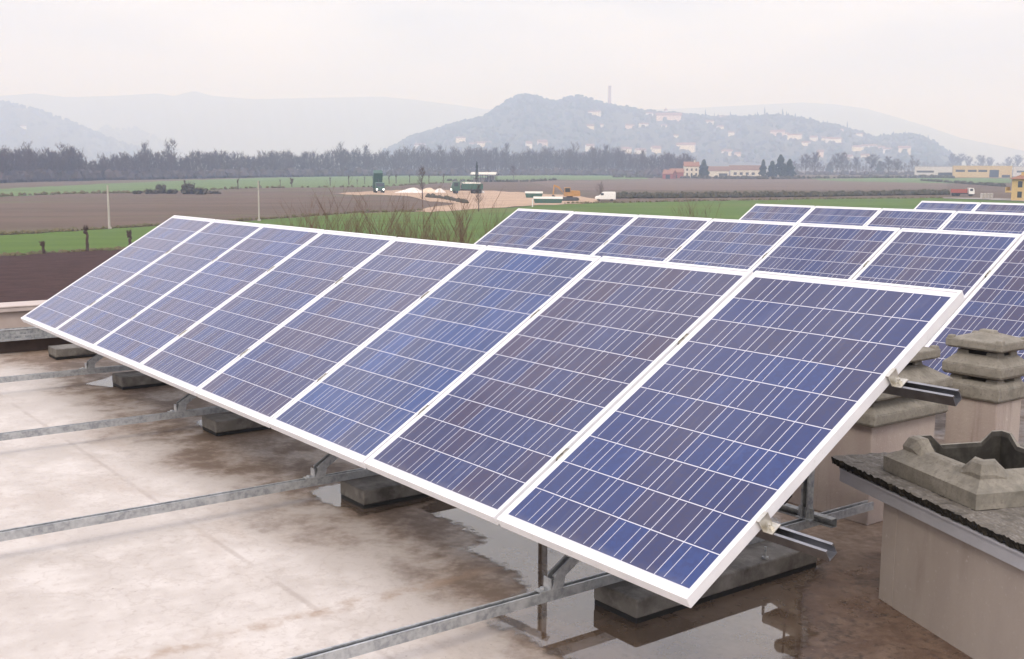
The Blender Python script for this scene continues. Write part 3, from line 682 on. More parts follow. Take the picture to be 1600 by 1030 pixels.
HS = {'crest': ([(925,176,24,6),(1013,178,10,5),(1043,182,36,11),(1062,176,10,5),(1128,181,13,6),(1153,180,11,6),(1105,191,15,6)], 'pale houses on the crest of the town hill', 'of the pale houses on the crest of the town hill'),
 'upper': ([(921,198,11,7),(938,196,7,5),(984,197,15,6),(1004,195,13,6),(1036,197,9,5),(1123,199,10,6),(1141,208,9,5),(1055,213,7,5),(1213,207,20,8),(1226,210,9,6),(1240,212,20,6),(1268,216,14,7),(1282,217,13,7),(1300,218,22,7),(1311,203,8,4),(1340,210,9,5)], 'houses strung along the upper slope', 'house strung along the upper slope of the town hill'),
 'low': ([(1071,228,27,10),(1258,224,12,6),(1337,231,12,7),(1350,230,11,8),(1362,229,12,7),(1376,231,10,6),(1385,234,11,6),(1412,233,17,9),(1351,244,12,7),(1324,246,14,8),(1281,239,9,10)], 'houses low on the right flank of the hill', 'hazy house low on the right flank of the hill'),
 'foot': ([(657,228,16,7),(720,217,14,6),(738,226,9,6),(758,225,24,7),(826,226,9,10),(847,224,14,11),(921,230,12,9),(978,234,14,9),(1000,236,16,8),(1024,234,14,12),(1136,238,16,8),(1152,241,9,7)], 'pale houses along the foot of the hill', 'of the pale houses along the foot of the town hill')}
for key, (lst, grp, phr) in HS.items():
    for i, (x, y, w, h) in enumerate(sorted(lst)):
        hill_house(H_MAIN, x, y, w, h, f'{ORD[i]} from the left {phr}', grp, [0,1,0,2,0,1][(i*5+len(grp)) % 6])
hill_house(H_LEFT, 39, 198, 9, 4, 'only pale house on the wooded hill at the far left', 'houses on the left hill', 0)
# dome of the hill church and the tall brick tower
P = H_MAIN.on(1038, 177); s = depth(P)/FPX
ch = empty('church', 'hilltop church with a dome and lantern above the big pale villa', 'church', P, psi(1038))
MB().box(-7*s*.5, 7*s*.5, -5, 5, -8, 4*s).build('nave', HW[0], ch)
MB().lathe([(2.6*s,4*s),(2.6*s,6*s)], (0,0,0), 14).build('drum', HW[0], ch)
MB().lathe([(2.8*s,6.02*s),(2.5*s,7.6*s),(1.6*s,8.8*s),(.5*s,9.4*s)], (0,0,0), 14).build('dome', HR, ch)
MB().lathe([(.6*s,9.2*s),(.6*s,11*s),(.1*s,13*s)], (0,0,0), 8).build('lantern', HW[0], ch)
P = H_MAIN.pt(950.5, -.03); s = depth(P)/FPX; zt = at_dist(950.5, 2970, 134).z - P.z
tw = empty('tower', 'tall slender pinkish tower rising above the left part of the town hill', 'tower', P, psi(950))
M_TOW = mat('brick_tower', (.42,.29,.25), .9)
MB().frus((2.7*s,2.7*s),(2.2*s,2.2*s),-10,zt-1.5*s).build('shaft', M_TOW, tw)
MB().box(-2.5*s,2.5*s,-2.5*s,2.5*s,zt-1.5*s,zt).build('crown', M_TOW, tw)

# ------------------------------------------------------------------ bare trees
BARK = mat('bare_winter_bark', (.125,.090,.076), 1, 0, .1, (1.5, (.090,.066,.056), .4, .65))
BRUSH = mat('winter_brush', (.072,.055,.053), 1, 0, .1, (.6, (.105,.080,.072), .4, .65))
BARK_R = mat('reddish_twig_bark', (.17,.112,.082), 1, 0, .1, (4, (.12,.082,.062), .4, .65))
BARK_D = mat('dark_bark', (.080,.052,.040), 1, 0, .1, (6, (.115,.080,.062), .45, .7))
IVY = mat('ivy_and_scrub', (.062,.060,.042), 1, 0, .1, (.6, (.10,.085,.062), .4, .65))
def strip(mb, p, q, w, ax, mi=0):
    p, q = Vector(p), Vector(q); a = Vector(ax)*w*.5
    mb.add([p-a, p+a, q+a*.35, q-a*.35], [(0,1,2,3)], mi)
def bare_tree(mb, base, h, spread, rng, twigs=240, slim=False, tw=.10, split=1.0):
    """bare crown: tapered trunk, rising limbs, many fine twigs of flat slivers facing all ways"""
    b0 = Vector(base); lean = Vector((rng.uniform(-.05,.05), rng.uniform(-.05,.05), 1))
    mb.tube(b0-Vector((0,0,.4)), b0+lean*h*.55, h*.014, h*.008, 5); mb.tube(b0+lean*h*.55, b0+lean*h*.93, h*.008, h*.002, 4)
    limbs = []
    for k in range(26):
        f = rng.uniform(.12 if slim else .22, .9); p = b0+lean*h*f; a = rng.uniform(0, 2*pi); L = spread*(1.05-f*.75)*rng.uniform(.6,1.15)
        up = rng.uniform(.7, 1.6)
        q = p + Vector((cos(a)*L, sin(a)*L, L*up*(.9 if not slim else 1.6)))
        if q.z > b0.z+h: q.z = b0.z+h*rng.uniform(.9,1.02)
        mid = p.lerp(q, .5)+Vector((0,0,-.05*L)); mb.tube(p, mid, h*.005, h*.0035, 3, caps=False); mb.tube(mid, q, h*.0035, h*.0015, 3, caps=False); limbs.append((p, q))
    for k in range(twigs):
        p, q = limbs[k % len(limbs)]; s0 = p.lerp(q, rng.uniform(.25, 1)); a = rng.uniform(0, 2*pi); L = h*rng.uniform(.05,.15)
        e = s0 + Vector((cos(a)*L*.6, sin(a)*L*.6, L*rng.uniform(.2,1.1))); b_ = rng.uniform(0, pi)
        strip(mb, s0, e, tw*rng.uniform(.6,1.3), (cos(b_), sin(b_), 0))
        for _ in range(2):
            s1 = s0.lerp(e, rng.uniform(.3,1)); a = rng.uniform(0, 2*pi); l2 = L*.55
            strip(mb, s1, s1+Vector((cos(a)*l2*.6, sin(a)*l2*.6, l2*rng.uniform(.1,1))), tw*.6, (cos(b_+1), sin(b_+1), 0))
# the wood across the plain: one mass of bare trunks with brush at its foot
WT = [(-40,287,52),(0,286,54),(60,284,58),(120,283,54),(150,282,44),(220,281,48),(300,279.5,46),(400,277.5,42),(480,276.5,43),(560,275.5,45),(640,274.5,45),(700,274.8,48),(800,274,44),(870,274,45),(950,274.5,46),(1030,276,40),(1090,276,34)]
def wt(x):
    for a, b_ in zip(WT, WT[1:]):
        if a[0] <= x <= b_[0]:
            f = (x-a[0])/(b_[0]-a[0]); return a[1]+(b_[1]-a[1])*f, a[2]+(b_[2]-a[2])*f
    return WT[-1][1:]
rng = random.Random(21); mb = MB()
x = -40
while x < 1085:
    y, hp = wt(x)
    if 133 < x < 158: hp *= .7
    P, s, a = place(x, y); h = hp*s*rng.uniform(.70, 1.0)*(.96+.06*sin(x*.061)+.04*sin(x*.17+1))
    P += Vector((-sin(a), cos(a), 0))*rng.uniform(0, 90)
    bare_tree(mb, P, h, h*rng.uniform(.16,.26), rng, 84, True, .28)
    x += rng.uniform(.75, 1.7)
x = -40
while x < 1100:
    y, hp = wt(x); P, s, a = place(x, y); 
    for _ in range(3):
        r = rng.uniform(1.2, 3.6); Q = P+Vector((-sin(a), cos(a), 0))*rng.uniform(0, 18)+Vector((cos(a), sin(a),0))*rng.uniform(-3,3)
        mb.blob((Q.x, Q.y, Q.z+r*.4), r, rng, 6, 1, rng.uniform(.8,1.4))
    x += rng.uniform(2.5, 4.5)
o = mb.build('distant_wood', [BARK, BRUSH]); o['kind'] = 'stuff'; o['label'] = 'long band of bare winter woodland across the plain'
# taller trees that stand out of it
TALL = [(46,226,.24),(98,226,.27),(116,231,.22),(226,226,.2),(268,222,.36),(535,226,.26),(573,229,.22),(690,228,.3),(790,226,.22),(897,226,.26),(944,227,.28),(1003,236,.22)]
protos = []
for k in range(4):
    m_ = MB(); bare_tree(m_, (0,0,0), 20, 20*[.2,.26,.3,.36][k], random.Random(40+k), 260, k < 2, .24); protos.append(m_.mesh('bare_tree', BARK))
m_ = MB(); bare_tree(m_, (0,0,0), 20, 8.5, random.Random(49), 620, False, .30); protos.append(m_.mesh('bare_tree', BARK))
TL = ['at the far left end of the woodland','second tall one in the left part of the woodland','third tall one in the left part of the woodland','left of the broad round-headed one','broad round-headed, above the left part of the woodland','with a bushy top above the middle of the woodland','just right of the bushy-topped one in mid woodland','left of the shed with the pale roof','behind and right of the shed with the pale roof','near the middle of the right part of the woodland','under the hill tower in the woodland','near the right end of the woodland, left of the red barn']
for i, (x, y, sp) in enumerate(TALL):
    yb, _ = wt(x); P, s, a = place(x, yb); h = (yb-y)*s
    o = bpy.data.objects.new('bare_tree', protos[0 if sp < .23 else 1 if sp < .27 else 2 if sp < .33 else 3]); COL.objects.link(o); o.location = P; o.scale = (h/20,)*3; o.rotation_euler = (0,0,x)
    tag(o, 'tall bare tree ' + TL[i], 'tree', 'tall trees standing out of the woodland')
# bare trees and dark conifers standing in the fields
def field_tree(x, yb, yt, sp, label, seed, k=None, grp='bare trees in the fields'):
    P, s, a = place(x, yb); h = (yb-yt)*s; r = empty('bare_tree', label, 'tree', P, 0, grp)
    m_ = MB(); bare_tree(m_, (0,0,0), h, h*sp, random.Random(seed), 200, False, .07*h/8); m_.build('crown', BARK, r)
    MB().tube((0,0,-.3),(0,0,h*.4), h*.022, h*.013, 7).build('trunk', BARK_D, r)
field_tree(660, 312, 263, .26, 'bare tree in front of the white sand heaps', 51)
field_tree(748, 331, 286, .22, 'bare tree in front of the long green truck', 52)
field_tree(937, 314, 284, .30, 'bare tree in front of the white van', 53)
field_tree(802, 284, 260, .42, 'bushy bare tree right of the pale roofed shed', 54)
def conifer(x, yb, yt, w, label, seed, grp='dark conifers'):
    P, s, a = place(x, yb); h = (yb-yt)*s; W_ = w*s; rg = random.Random(seed); r = empty('conifer', label, 'tree', P, 0, grp)
    m_ = MB(); n = 420
    for k in range(n):
        f = rg.random()**.8; rad = W_*.5*(1-f**1.6*.9)*sqrt(rg.random())*(1+.22*sin(f*17+seed)); t = rg.uniform(0, 2*pi); c = W_*.075*rg.uniform(.6,1.3)
        m_.blob((rad*cos(t), rad*sin(t), h*(.1+.88*f)), c, rg, 5, 0, 1.1)
    m_.build('crown', T_EVER, r); MB().tube((0,0,-.3),(0,0,h*.5), W_*.05, W_*.03, 6).build('trunk', BARK_D, r)
conifer(1099, 278, 250, 17, 'dark conifer hard against the white farmhouse', 61)
conifer(1192, 278, 250, 13, 'slim dark conifer at the right end of the farm sheds', 62)
conifer(1219, 279, 243, 22, 'tallest dark conifer right of the farm sheds', 63)
conifer(1206, 279, 252, 17, 'shorter dark conifer left of the tallest one by the farm sheds', 67)
conifer(1233, 279, 250, 19, 'rounded dark conifer right of the tallest one by the farm sheds', 68)
conifer(745, 289, 252, 7, 'narrow dark conifer in front of the pale roofed shed', 64)
conifer(1296, 271, 254, 13, 'small dark conifer among grey bare trees on the right', 65)
conifer(1374, 271, 252, 12, 'small dark conifer left of the long warehouse', 66)
RT_ = [(1258,274,243,.42),(1272,274,240,.4),(1308,274,242,.42),(1318,273,240,.36),(1338,273,247,.4),(1361,273,243,.5),(1388,273,246,.5),(1402,274,250,.4),(1424,272,243,.3),(1488,258,242,.5),(1499,259,242,.45),(1512,259,246,.4),(1533,259,244,.5),(1546,259,247,.4),(1575,268,247,.4),(1590,268,244,.4)]
for i, (x, yb, yt, sp) in enumerate(RT_):
    P, s, a = place(x, max(yb, 268.5)); h = (max(yb,268.5)-yt)*s
    o = bpy.data.objects.new('bare_tree', protos[4 if sp > .35 else 2]); COL.objects.link(o); o.location = P; k = h/20; o.scale = (k*sp*2.4, k*sp*2.4, k); o.rotation_euler = (0,0,x)
    where = 'in the grey clump between conifer and warehouse' if x < 1440 else 'behind the yellow industrial building'
    j = i if x < 1440 else i-9
    tag(o, f'{ORD[j]} bare tree from the left {where}', 'tree', 'bare trees on the right of the plain')
# hedges and scrub
rng = random.Random(33); mb = MB(); x = 1228
while x < 1600:
    yb = 274 if x < 1440 else 268.5
    P, s, a = place(x, yb); h = rng.uniform(.55, 1.0)*(27 if x < 1440 else 21)*s*(1 if x < 1440 else .85); P += Vector((-sin(a), cos(a), 0))*rng.uniform(20, 120)
    bare_tree(mb, P, h, h*rng.uniform(.25,.42), rng, 130, False, .26)
    for _ in range(3):
        r = rng.uniform(1.0, 2.6); Q = P+Vector((cos(a), sin(a),0))*rng.uniform(-4,4); mb.blob((Q.x, Q.y, Q.z+r*.4), r, rng, 6, 1, rng.uniform(.8,1.4))
    x += rng.uniform(2.5, 6.5)
o = mb.build('distant_wood', [BARK, BRUSH]); o['kind'] = 'stuff'; o['label'] = 'grey bare trees and brush behind the farm and warehouses'
def scrub(name, label, pts, r0, r1, n, seed, mt=IVY, deep=3.0):
    rg = random.Random(seed); m_ = MB()
    for k in range(n):
        f = rg.random()*(len(pts)-1); i = int(f); f -= i; x = pts[i][0]+(pts[i+1][0]-pts[i][0])*f; y = pts[i][1]+(pts[i+1][1]-pts[i][1])*f
        P = G(x, y); a = psi(x); P += Vector((-sin(a), cos(a), 0))*rg.uniform(0, deep); r = rg.uniform(r0, r1)
        m_.blob((P.x, P.y, P.z+r*.35), r, rg, 5, 0, rg.uniform(.6,1.2))
        for _ in range(4):
            t = rg.uniform(0, 2*pi); e = P+Vector((cos(t)*r*.8, sin(t)*r*.8, r*rg.uniform(.9,1.8))); strip(m_, P, e, r*.09, (cos(t+1), sin(t+1), 0))
    o = m_.build(name, mt); o['kind'] = 'stuff'; o['label'] = label
scrub('field_hedge', 'long dark hedge across the field behind the white van', [(955,310.5),(1100,309.5),(1250,308),(1400,305.5),(1480,304.5)], .45, 1.0, 1100, 71, IVY, 9)
scrub('field_scrub', 'low dark scrub in front of the sandy ground', [(665,309),(690,311),(715,316),(730,319)], .3, .7, 90, 72)
scrub('field_scrub', 'dark rough verge right of the shed', [(700,283),(760,284.5),(830,284),(870,281.5)], .4, 1.0, 160, 73, IVY, 8)
scrub('field_scrub', 'scrub and brush in front of the farm and far trees', [(960,277.5),(1030,278),(1120,279.5),(1200,280),(1320,278.5),(1440,278),(1490,279)], .5, 1.6, 420, 74, IVY, 14)
scrub('field_scrub', 'brush in front of the warehouse and yellow building', [(1440,283),(1500,287),(1570,292)], .4, 1.0, 160, 75, IVY, 10)
TUFT = mat('dry_verge_grass', (.150,.125,.072), 1, 0, .1, (.8, (.105,.10,.05), .4, .65))
scrub('rough_verge', 'rough grassy verge between the brown field and the near green strip', [(-20,368.5),(80,364),(170,358),(300,350.5),(425,342.5),(560,332.5),(660,330.5)], .12, .32, 420, 76, TUFT, 2)
scrub('rough_verge', 'rough grassy verge along the ploughed soil', [(-20,402.5),(60,398.5),(130,394.5),(245,387.5)], .08, .22, 260, 77, TUFT, 1.5)
scrub('rough_verge', 'rough verge along the near edge of the far green field', [(-10,308),(113,303),(202,302),(400,294),(590,292.5),(720,284.5)], .2, .6, 300, 78, TUFT, 4)
scrub('rough_verge', 'rough verge under the hedge by the right green field', [(880,319),(1000,316.5),(1185,313),(1330,311),(1475,310)], .12, .35, 300, 79, TUFT, 3)
bush = []
for i, (x, y, w, h) in enumerate([(214,303.5,16,7),(238,303,20,10),(252,302.5,12,17),(268,303,18,9),(294,303.5,16,21),(313,304,20,13),(334,303,24,6)]):
    P, s, a = place(x, y); rg = random.Random(80+i); m_ = MB(); n = 26
    for k in range(n):
        m_.blob((rg.uniform(-.45,.45)*w*s, rg.uniform(-.3,.3)*w*s, h*s*rg.uniform(.1,.62)), h*s*.22, rg, 5, 0, 1)
    for k in range(70):
        t = rg.uniform(0,2*pi); strip(m_, (rg.uniform(-.4,.4)*w*s, 0, 0), (rg.uniform(-.5,.5)*w*s, rg.uniform(-.3,.3)*w*s, h*s*rg.uniform(.5,1)), .12, (cos(t), sin(t), 0))
    o = m_.build('bush', IVY); o.location = P; o.rotation_euler = (0,0,a); tag(o, f'{ORD[i]} dark bush from the left in the row on the far field edge', 'bush', 'bushes on the far field edge')
# little pollards along the far green field
PO = [(289,297,17,'slim tall'),(304,298,13,'slim'),(372,296,19,'tall dark'),(405,292,9,'short'),(438,291,11,'short'),(456,292.5,14,'bushy'),(516,290.5,14,'slim'),(545,289,16,'slim'),(558,289,9,'short'),(570,288,12,'slim'),(583,288,13,'slim'),(608,288,15,'slim'),(619,287,16,'tall'),(640,286,14,'slim'),(670,285,13,'slim'),(693,285,15,'leaning')]
for i, (x, y, h, ad_) in enumerate(PO):
    P, s, a = place(x, y); h *= s; rg = random.Random(90+i); r = empty('pollard_tree', f'{ad_} pollard, {ORD[i]} from the left along the far green field', 'tree', P, 0, 'pollards along the far green field')
    MB().tube((0,0,-.3),(rg.uniform(-.04,.04)*h,0,h*.72), h*.05, h*.035, 6).build('trunk', BARK_D, r)
    m_ = MB(); k_ = .17 if ad_ != 'bushy' else .30
    for _ in range(5 if ad_ != 'bushy' else 14): m_.blob((rg.uniform(-.4,.4)*h*k_, rg.uniform(-.4,.4)*h*k_, h*(.74+rg.uniform(-.2,.14)*(1 if k_ < .2 else 1.7))), h*k_*.34, rg, 5)
    for _ in range(16):
        t = rg.uniform(0,2*pi); strip(m_, (0,0,h*.72), (cos(t)*h*k_*1.1, sin(t)*h*k_*1.1, h*rg.uniform(.8,1.05)), .08, (cos(t+1), sin(t+1), 0))
    m_.build('crown', BARK_D, r)
# the three knobbly pollards by the ploughed soil
for x, yb, yt, lab in ((68,398,376,'shortest dark knobbly pollard stump, leftmost by the ploughed soil'),(136,394,351,'tall dark knobbly pollard stump in the green strip'),(204,392,358,'forked dark pollard stump nearest the solar panels')):
    P, s, a = place(x, yb); h = (yb-yt)*s; rg = random.Random(x); r = empty('pollard_stump', lab, 'tree', P, a, 'pollard stumps by the ploughed soil')
    m_ = MB(); p0 = Vector((0,0,-.2)); w0 = 2.7*s
    for k in range(6):
        q = Vector((rg.uniform(-.12,.12)*h*.4, rg.uniform(-.1,.1)*h*.3, h*.72*(k+1)/6)); m_.tube(p0, q, w0*(1-.06*k)*rg.uniform(.85,1.1), w0*(1-.06*(k+1)), 8); p0 = q
    m_.build('trunk', BARK_D, r); c_ = MB()
    for _ in range(16): c_.blob((p0.x+rg.uniform(-1,1)*w0*.9, p0.y+rg.uniform(-1,1)*w0*.8, p0.z+rg.uniform(-.08,.15)*h), w0*rg.uniform(.45,.8), rg, 6)
    for _ in range(40):
        t = rg.uniform(0,2*pi); e = p0+Vector((cos(t)*w0*rg.uniform(.6,1.9), sin(t)*w0*1.2, h*rg.uniform(.1,.28))); c_.tube(p0, e, .035, .012, 3, caps=False)
    c_.build('crown', BARK_D, r)
# bushy bare trees just below the roof, only their stems show above the panels
def osier(x, ytop, D, wpx, n, seed, label):
    T = at_dist(x, D, ytop); P = at_dist(x, D); h = T.z-P.z; s = D/FPX; rg = random.Random(seed); r = empty('bare_shrub', label, 'tree', P, psi(x), 'bare twiggy trees below the roof edge')
    hw = wpx*s*.5; trunk_h = h*.42; m_ = MB()
    MB().tube((0,0,-.4),(0,0,trunk_h), .16, .13, 8).build('trunk', BARK_D, r)
    for k in range(n):
        t = rg.uniform(0, 2*pi); rr = sqrt(rg.random())*hw; hh = h*rg.uniform(.74, 1.03)-(rr/hw)**2*h*.12
        a = Vector((rg.uniform(-.15,.15), rg.uniform(-.15,.15), trunk_h*rg.uniform(.85,1))); e = Vector((cos(t)*rr, sin(t)*rr, hh))
        p1 = a.lerp(e, .35)+Vector((cos(t),sin(t),0))*rr*.16; p2 = a.lerp(e, .7)+Vector((cos(t),sin(t),0))*rr*.12
        w = rg.uniform(.010,.022)
        m_.tube(a, p1, w, w*.8, 4, caps=False); m_.tube(p1, p2, w*.8, w*.5, 4, caps=False); m_.tube(p2, e, w*.5, w*.18, 3, caps=False)
        for _ in range(7):
            f = rg.uniform(.1, .95); b0 = p1.lerp(p2, f*2) if f < .5 else p2.lerp(e, f*2-1); t2 = t+rg.uniform(-1.6,1.6); L = h*rg.uniform(.06,.2)
            q = b0+Vector((cos(t2)*L*.45, sin(t2)*L*.45, L*.85)); m_.tube(b0, q, w*.35, w*.12, 3, caps=False)
            for _ in range(2):
                b1 = b0.lerp(q, rg.uniform(.3,.9)); t3 = t2+rg.uniform(-1.4,1.4); m_.tube(b1, b1+Vector((cos(t3)*L*.25, sin(t3)*L*.25, L*.4)), w*.2, w*.09, 3, caps=False)
    m_.build('crown', BARK_R, r)
osier(468, 326, 34, 90, 26, 101, 'low reddish bare shrub behind the fourth front panel')
osier(517, 309, 37, 100, 34, 102, 'reddish bare shrub of many stems, leftmost of the tall ones')
osier(600, 318, 33, 70, 18, 103, 'thin reddish bare shrub between the two tall ones')
osier(650, 317, 35, 110, 34, 104, 'reddish many-stemmed bare shrub behind the middle of the front row')
osier(735, 308, 38, 120, 36, 105, 'tall reddish bare shrub left of the second row of panels')
osier(1085, 312, 60, 95, 28, 106, 'reddish bare twigs rising behind the second row of panels')
osier(575, 330, 31, 80, 20, 107, 'low reddish bare shrub just behind the fifth front panel')
osier(695, 328, 31, 90, 22, 108, 'low reddish bare shrub just left of the second row')

# ------------------------------------------------------------------ poles
M_POLE = mat('grey_concrete_pole', (.47,.44,.41), .85, 0, .3, (2, (.37,.34,.32), .4, .7))
for x, yb, yt, w, lab in ((171,358,290,3.2,'pale concrete pole in the brown field at the left'),(405,346,283,2.4,'thinner pale pole behind the front panels')):
    P, s, a = place(x, yb); h = (yb-yt)*s; r = empty('field_pole', lab, 'pole', P, 0, 'poles in the field')
    MB().tube((0,0,-.3),(0,0,h), w*s*.62, w*s*.40, 10).build('shaft', M_POLE, r); MB().box(-w*s*.8,w*s*.8,-w*s*.8,w*s*.8,-.2,h*.05).build('footing', M_POLE, r)
P, s, a = place(832, 324); r = MB().tube((0,0,-.2),(0,0,12*s), 1.0*s, 1.0*s, 8).tube((0,0,12*s),(0,0,12.8*s),1.3*s,.6*s,8).build('marker_post', mat('white_post', (.72,.70,.70), .7)); r.location = P
tag(r, 'short white post in front of the green containers', 'post')

# ------------------------------------------------------------------ vehicles and the works yard
P_GREEN = mat('truck_green_paint', (.035,.105,.075), .45, 0, .5, (1.5, (.06,.11,.085), .45, .7))
P_YEL = mat('digger_orange_paint', (.42,.23,.07), .5, 0, .5, (1.5, (.36,.19,.05), .45, .7))
P_VAN = mat('van_white_paint', (.82,.82,.82), .35)
P_RED = mat('truck_red_paint', (.36,.10,.08), .45)
P_STEEL = mat('dark_chassis', (.05,.05,.052), .6)
P_TYRE = mat('tyre_rubber', (.02,.02,.02), .85)
P_TARP = mat('pale_load', (.62,.60,.55), .9)
P_LAMP = bpy.data.materials.new('lit_headlamp'); P_LAMP.use_nodes = True; _b = P_LAMP.node_tree.nodes['Principled BSDF']; _b.inputs['Base Color'].default_value = (.9,.9,.9,1); _b.inputs['Emission Color'].default_value = (1,.98,.92,1); _b.inputs['Emission Strength'].default_value = 3.0
def wheel(r, x, y, rad, w):
    m_ = MB(); m_.tube((x, y-w/2, rad), (x, y+w/2, rad), rad, rad, 16); o = m_.build('wheel', P_TYRE, r); MB().tube((x, y-w/2-.01, rad), (x, y+w/2+.01, rad), rad*.5, rad*.5, 10).build('rim', P_STEEL, o)
def truck(P, rz, label, tipped, load=False, s=1.0, paint=None, bedpaint=None, lamps=True):
    """tipper lorry, nose towards -x"""
    paint = paint or P_GREEN; bedpaint = bedpaint or paint
    r = empty('dump_truck' if not load is None else 'flatbed_truck', label, 'truck', P, rz); r.scale = (s,s,s)
    MB().box(-3.2, 3.6, -.45, .45, .75, 1.05).build('chassis', P_STEEL, r)
    c = MB(); c.prism([(-3.6,-1.2,.7),(-3.6,-1.2,1.75),(-3.3,-1.2,2.75),(-1.7,-1.2,2.85),(-1.7,-1.2,.7)], (0,0,0), (0,2.4,0)); cab = c.build('cab', paint, r, .06)
    w_ = MB(); w_.prism([(-3.625,-1.02,1.8),(-3.36,-1.02,2.6),(-3.32,-1.02,2.6),(-3.585,-1.02,1.8)], (0,0,0), (0,2.04,0)).box(-3.05,-2.1,-1.22,-1.205,1.75,2.55).box(-3.05,-2.1,1.205,1.22,1.75,2.55); w_.build('window', M_GLASSD, cab)
    if lamps:
        for y_ in (-.88, .88): MB().tube((-3.64,y_,1.0), (-3.60,y_,1.0), .24, .24, 12).build('headlight', P_LAMP, cab)
    MB().box(-3.72,-3.61,-1.2,1.2,.5,.78).build('bumper', P_STEEL, r)
    for x_ in (-2.6, 1.6, 2.9):
        for y_ in (-1.0, 1.0): wheel(r, x_, y_, .52, .36)
    b_ = MB()
    b_.box(-4.9,0,-1.22,1.22,0,.12).box(-4.9,0,-1.22,-1.12,.1202,1.25).box(-4.9,0,1.12,1.22,.1202,1.25).box(-4.9,-4.8,-1.1198,1.1198,.1202,1.5)
    for k in range(6): b_.box(-4.7+k*.9,-4.6+k*.9,-1.28,-1.2205,.05,1.2).box(-4.7+k*.9,-4.6+k*.9,1.2205,1.28,.05,1.2)
    o = b_.build('tipper_bed', bedpaint, r); o.location = (3.7,0,1.1); o.rotation_euler = (0, radians(58) if tipped else 0, 0)
    if tipped: MB().tube((-.6,0,1.05), (1.3,0,3.6), .14, .09, 10).build('hydraulic_ram', P_STEEL, r)
    if load:
        l_ = MB(); rg = random.Random(5)
        for k in range(14): l_.blob((-.9+k*.30, rg.uniform(-.5,.5), 2.15+rg.uniform(-.1,.25)), .55, rg, 7, 0, .7)
        l_.build('load', P_TARP, r)
    return r
P, s, a = place(592, 301.5); truck(P, a+radians(90+6), 'green dump truck with lit headlights and raised tipper bed', True, False, 1.0)
P, s, a = place(729, 303); truck(P, a+radians(8), 'green lorry carrying a pale load beside the sand heaps', False, True, 1.12)
P, s, a = place(1504, 306.5); r_ = truck(P, a+radians(180+12), 'small flatbed truck with white cab and red bed on the pale track', False, None, .72, P_VAN, P_RED, False)
P, s, a = place(945.5, 314)
van = empty('white_van', 'white panel van parked behind the bare tree', 'van', P, a); van.scale = (.90,.9,.9)
MB().prism([(-2.35,-.95,.35),(-2.4,-.95,.8),(-2.2,-.95,1.05),(-1.45,-.95,1.2),(-.75,-.95,1.95),(-.4,-.95,2.1),(2.3,-.95,2.12),(2.42,-.95,1.9),(2.45,-.95,.35)], (0,0,0), (0,1.9,0)).build('body', P_VAN, van, .09)
MB().prism([(-1.43,-.80,1.235),(-.80,-.80,1.92),(-.765,-.80,1.90),(-1.39,-.80,1.22)], (-.03,0,.02), (-.03,1.6,.02)).box(-1.05,-.35,-.962,-.952,1.3,1.8).build('window', M_GLASSD, van)
for x_ in (-1.55, 1.5):
    for y_ in (-.82, .82): wheel(van, x_, y_, .34, .24)
def container(x, y, w, label, seed):
    P, s, a = place(x, y); r = empty('skip_container', label, 'container', P, a+.06, 'green containers with pale covers'); L = w*s; h = 9.5*s*.78; d_ = 2.3
    b_ = MB(); b_.prism([(-L/2+.25,-d_/2,.1),(-L/2,-d_/2,h),(L/2,-d_/2,h),(L/2-.25,-d_/2,.1)], (0,0,0), (0,d_,0))
    for k in range(9): b_.box(-L/2+.4+k*(L-.9)/8, -L/2+.5+k*(L-.9)/8, -d_/2-.06, -d_/2-.0005, .15, h-.1)
    b_.build('bin', P_GREEN, r)
    c_ = MB(); rg = random.Random(seed); c_.prism([(-L/2-.05,-d_/2-.06,h+.001),(-L/2-.05,-.1,h+.42),(-L/2-.05,d_/2+.06,h+.001)], (0,0,0), (L+.1,0,0)); c_.build('cover', P_TARP, r)
container(834, 309.5, 27, 'left green container with pale cover beside the sandy ground', 1)
container(856, 318, 45, 'longer green container with pale cover, beside the orange excavator', 2)
P, s, a = place(890, 314.5)
ex = empty('excavator', 'orange excavator with folded boom beside the green containers', 'excavator', P, a+.12); ex.scale = (.95,)*3
for y_ in (-1.05, 1.05):
    MB().prism([(-1.7,y_-.28,.1),(-2.0,y_-.28,.45),(-1.7,y_-.28,.85),(1.7,y_-.28,.85),(2.0,y_-.28,.45),(1.7,y_-.28,.1)], (0,0,0), (0,.56,0)).build('track', P_STEEL, ex, .05)
MB().tube((0,0,.86),(0,0,1.1),.7,.7,14).build('turntable', P_STEEL, ex)
MB().box(-1.3,2.2,-1.2,1.2,1.1,1.75).prism([(.1,-1.2,1.7502),(.3,-1.2,2.35),(2.1,-1.2,2.3),(2.2,-1.2,1.7502)], (0,0,0), (0,2.4,0)).build('house', P_YEL, ex, .05)
cb = MB().box(-1.3,.05,-1.18,-.1,1.7505,3.0).build('cab', P_YEL, ex, .06); MB().box(-1.32,-1.302,-1.05,-.25,1.95,2.85).box(-1.15,-.1,-1.2,-1.182,2.0,2.85).build('window', M_GLASSD, cb)
bm_ = MB(); bm_.prism([(-1.1,.1,1.5),(-2.3,.1,3.2),(-3.3,.1,3.5),(-3.4,.1,3.2),(-2.5,.1,2.8),(-.8,.1,1.2)], (0,0,0), (0,.4,0)).build('boom', P_YEL, ex, .03)
MB().prism([(-3.2,.14,3.6),(-3.55,.14,3.5),(-3.75,.14,1.4),(-3.5,.14,1.3)], (0,0,0), (0,.32,0)).build('stick', P_YEL, ex, .03)
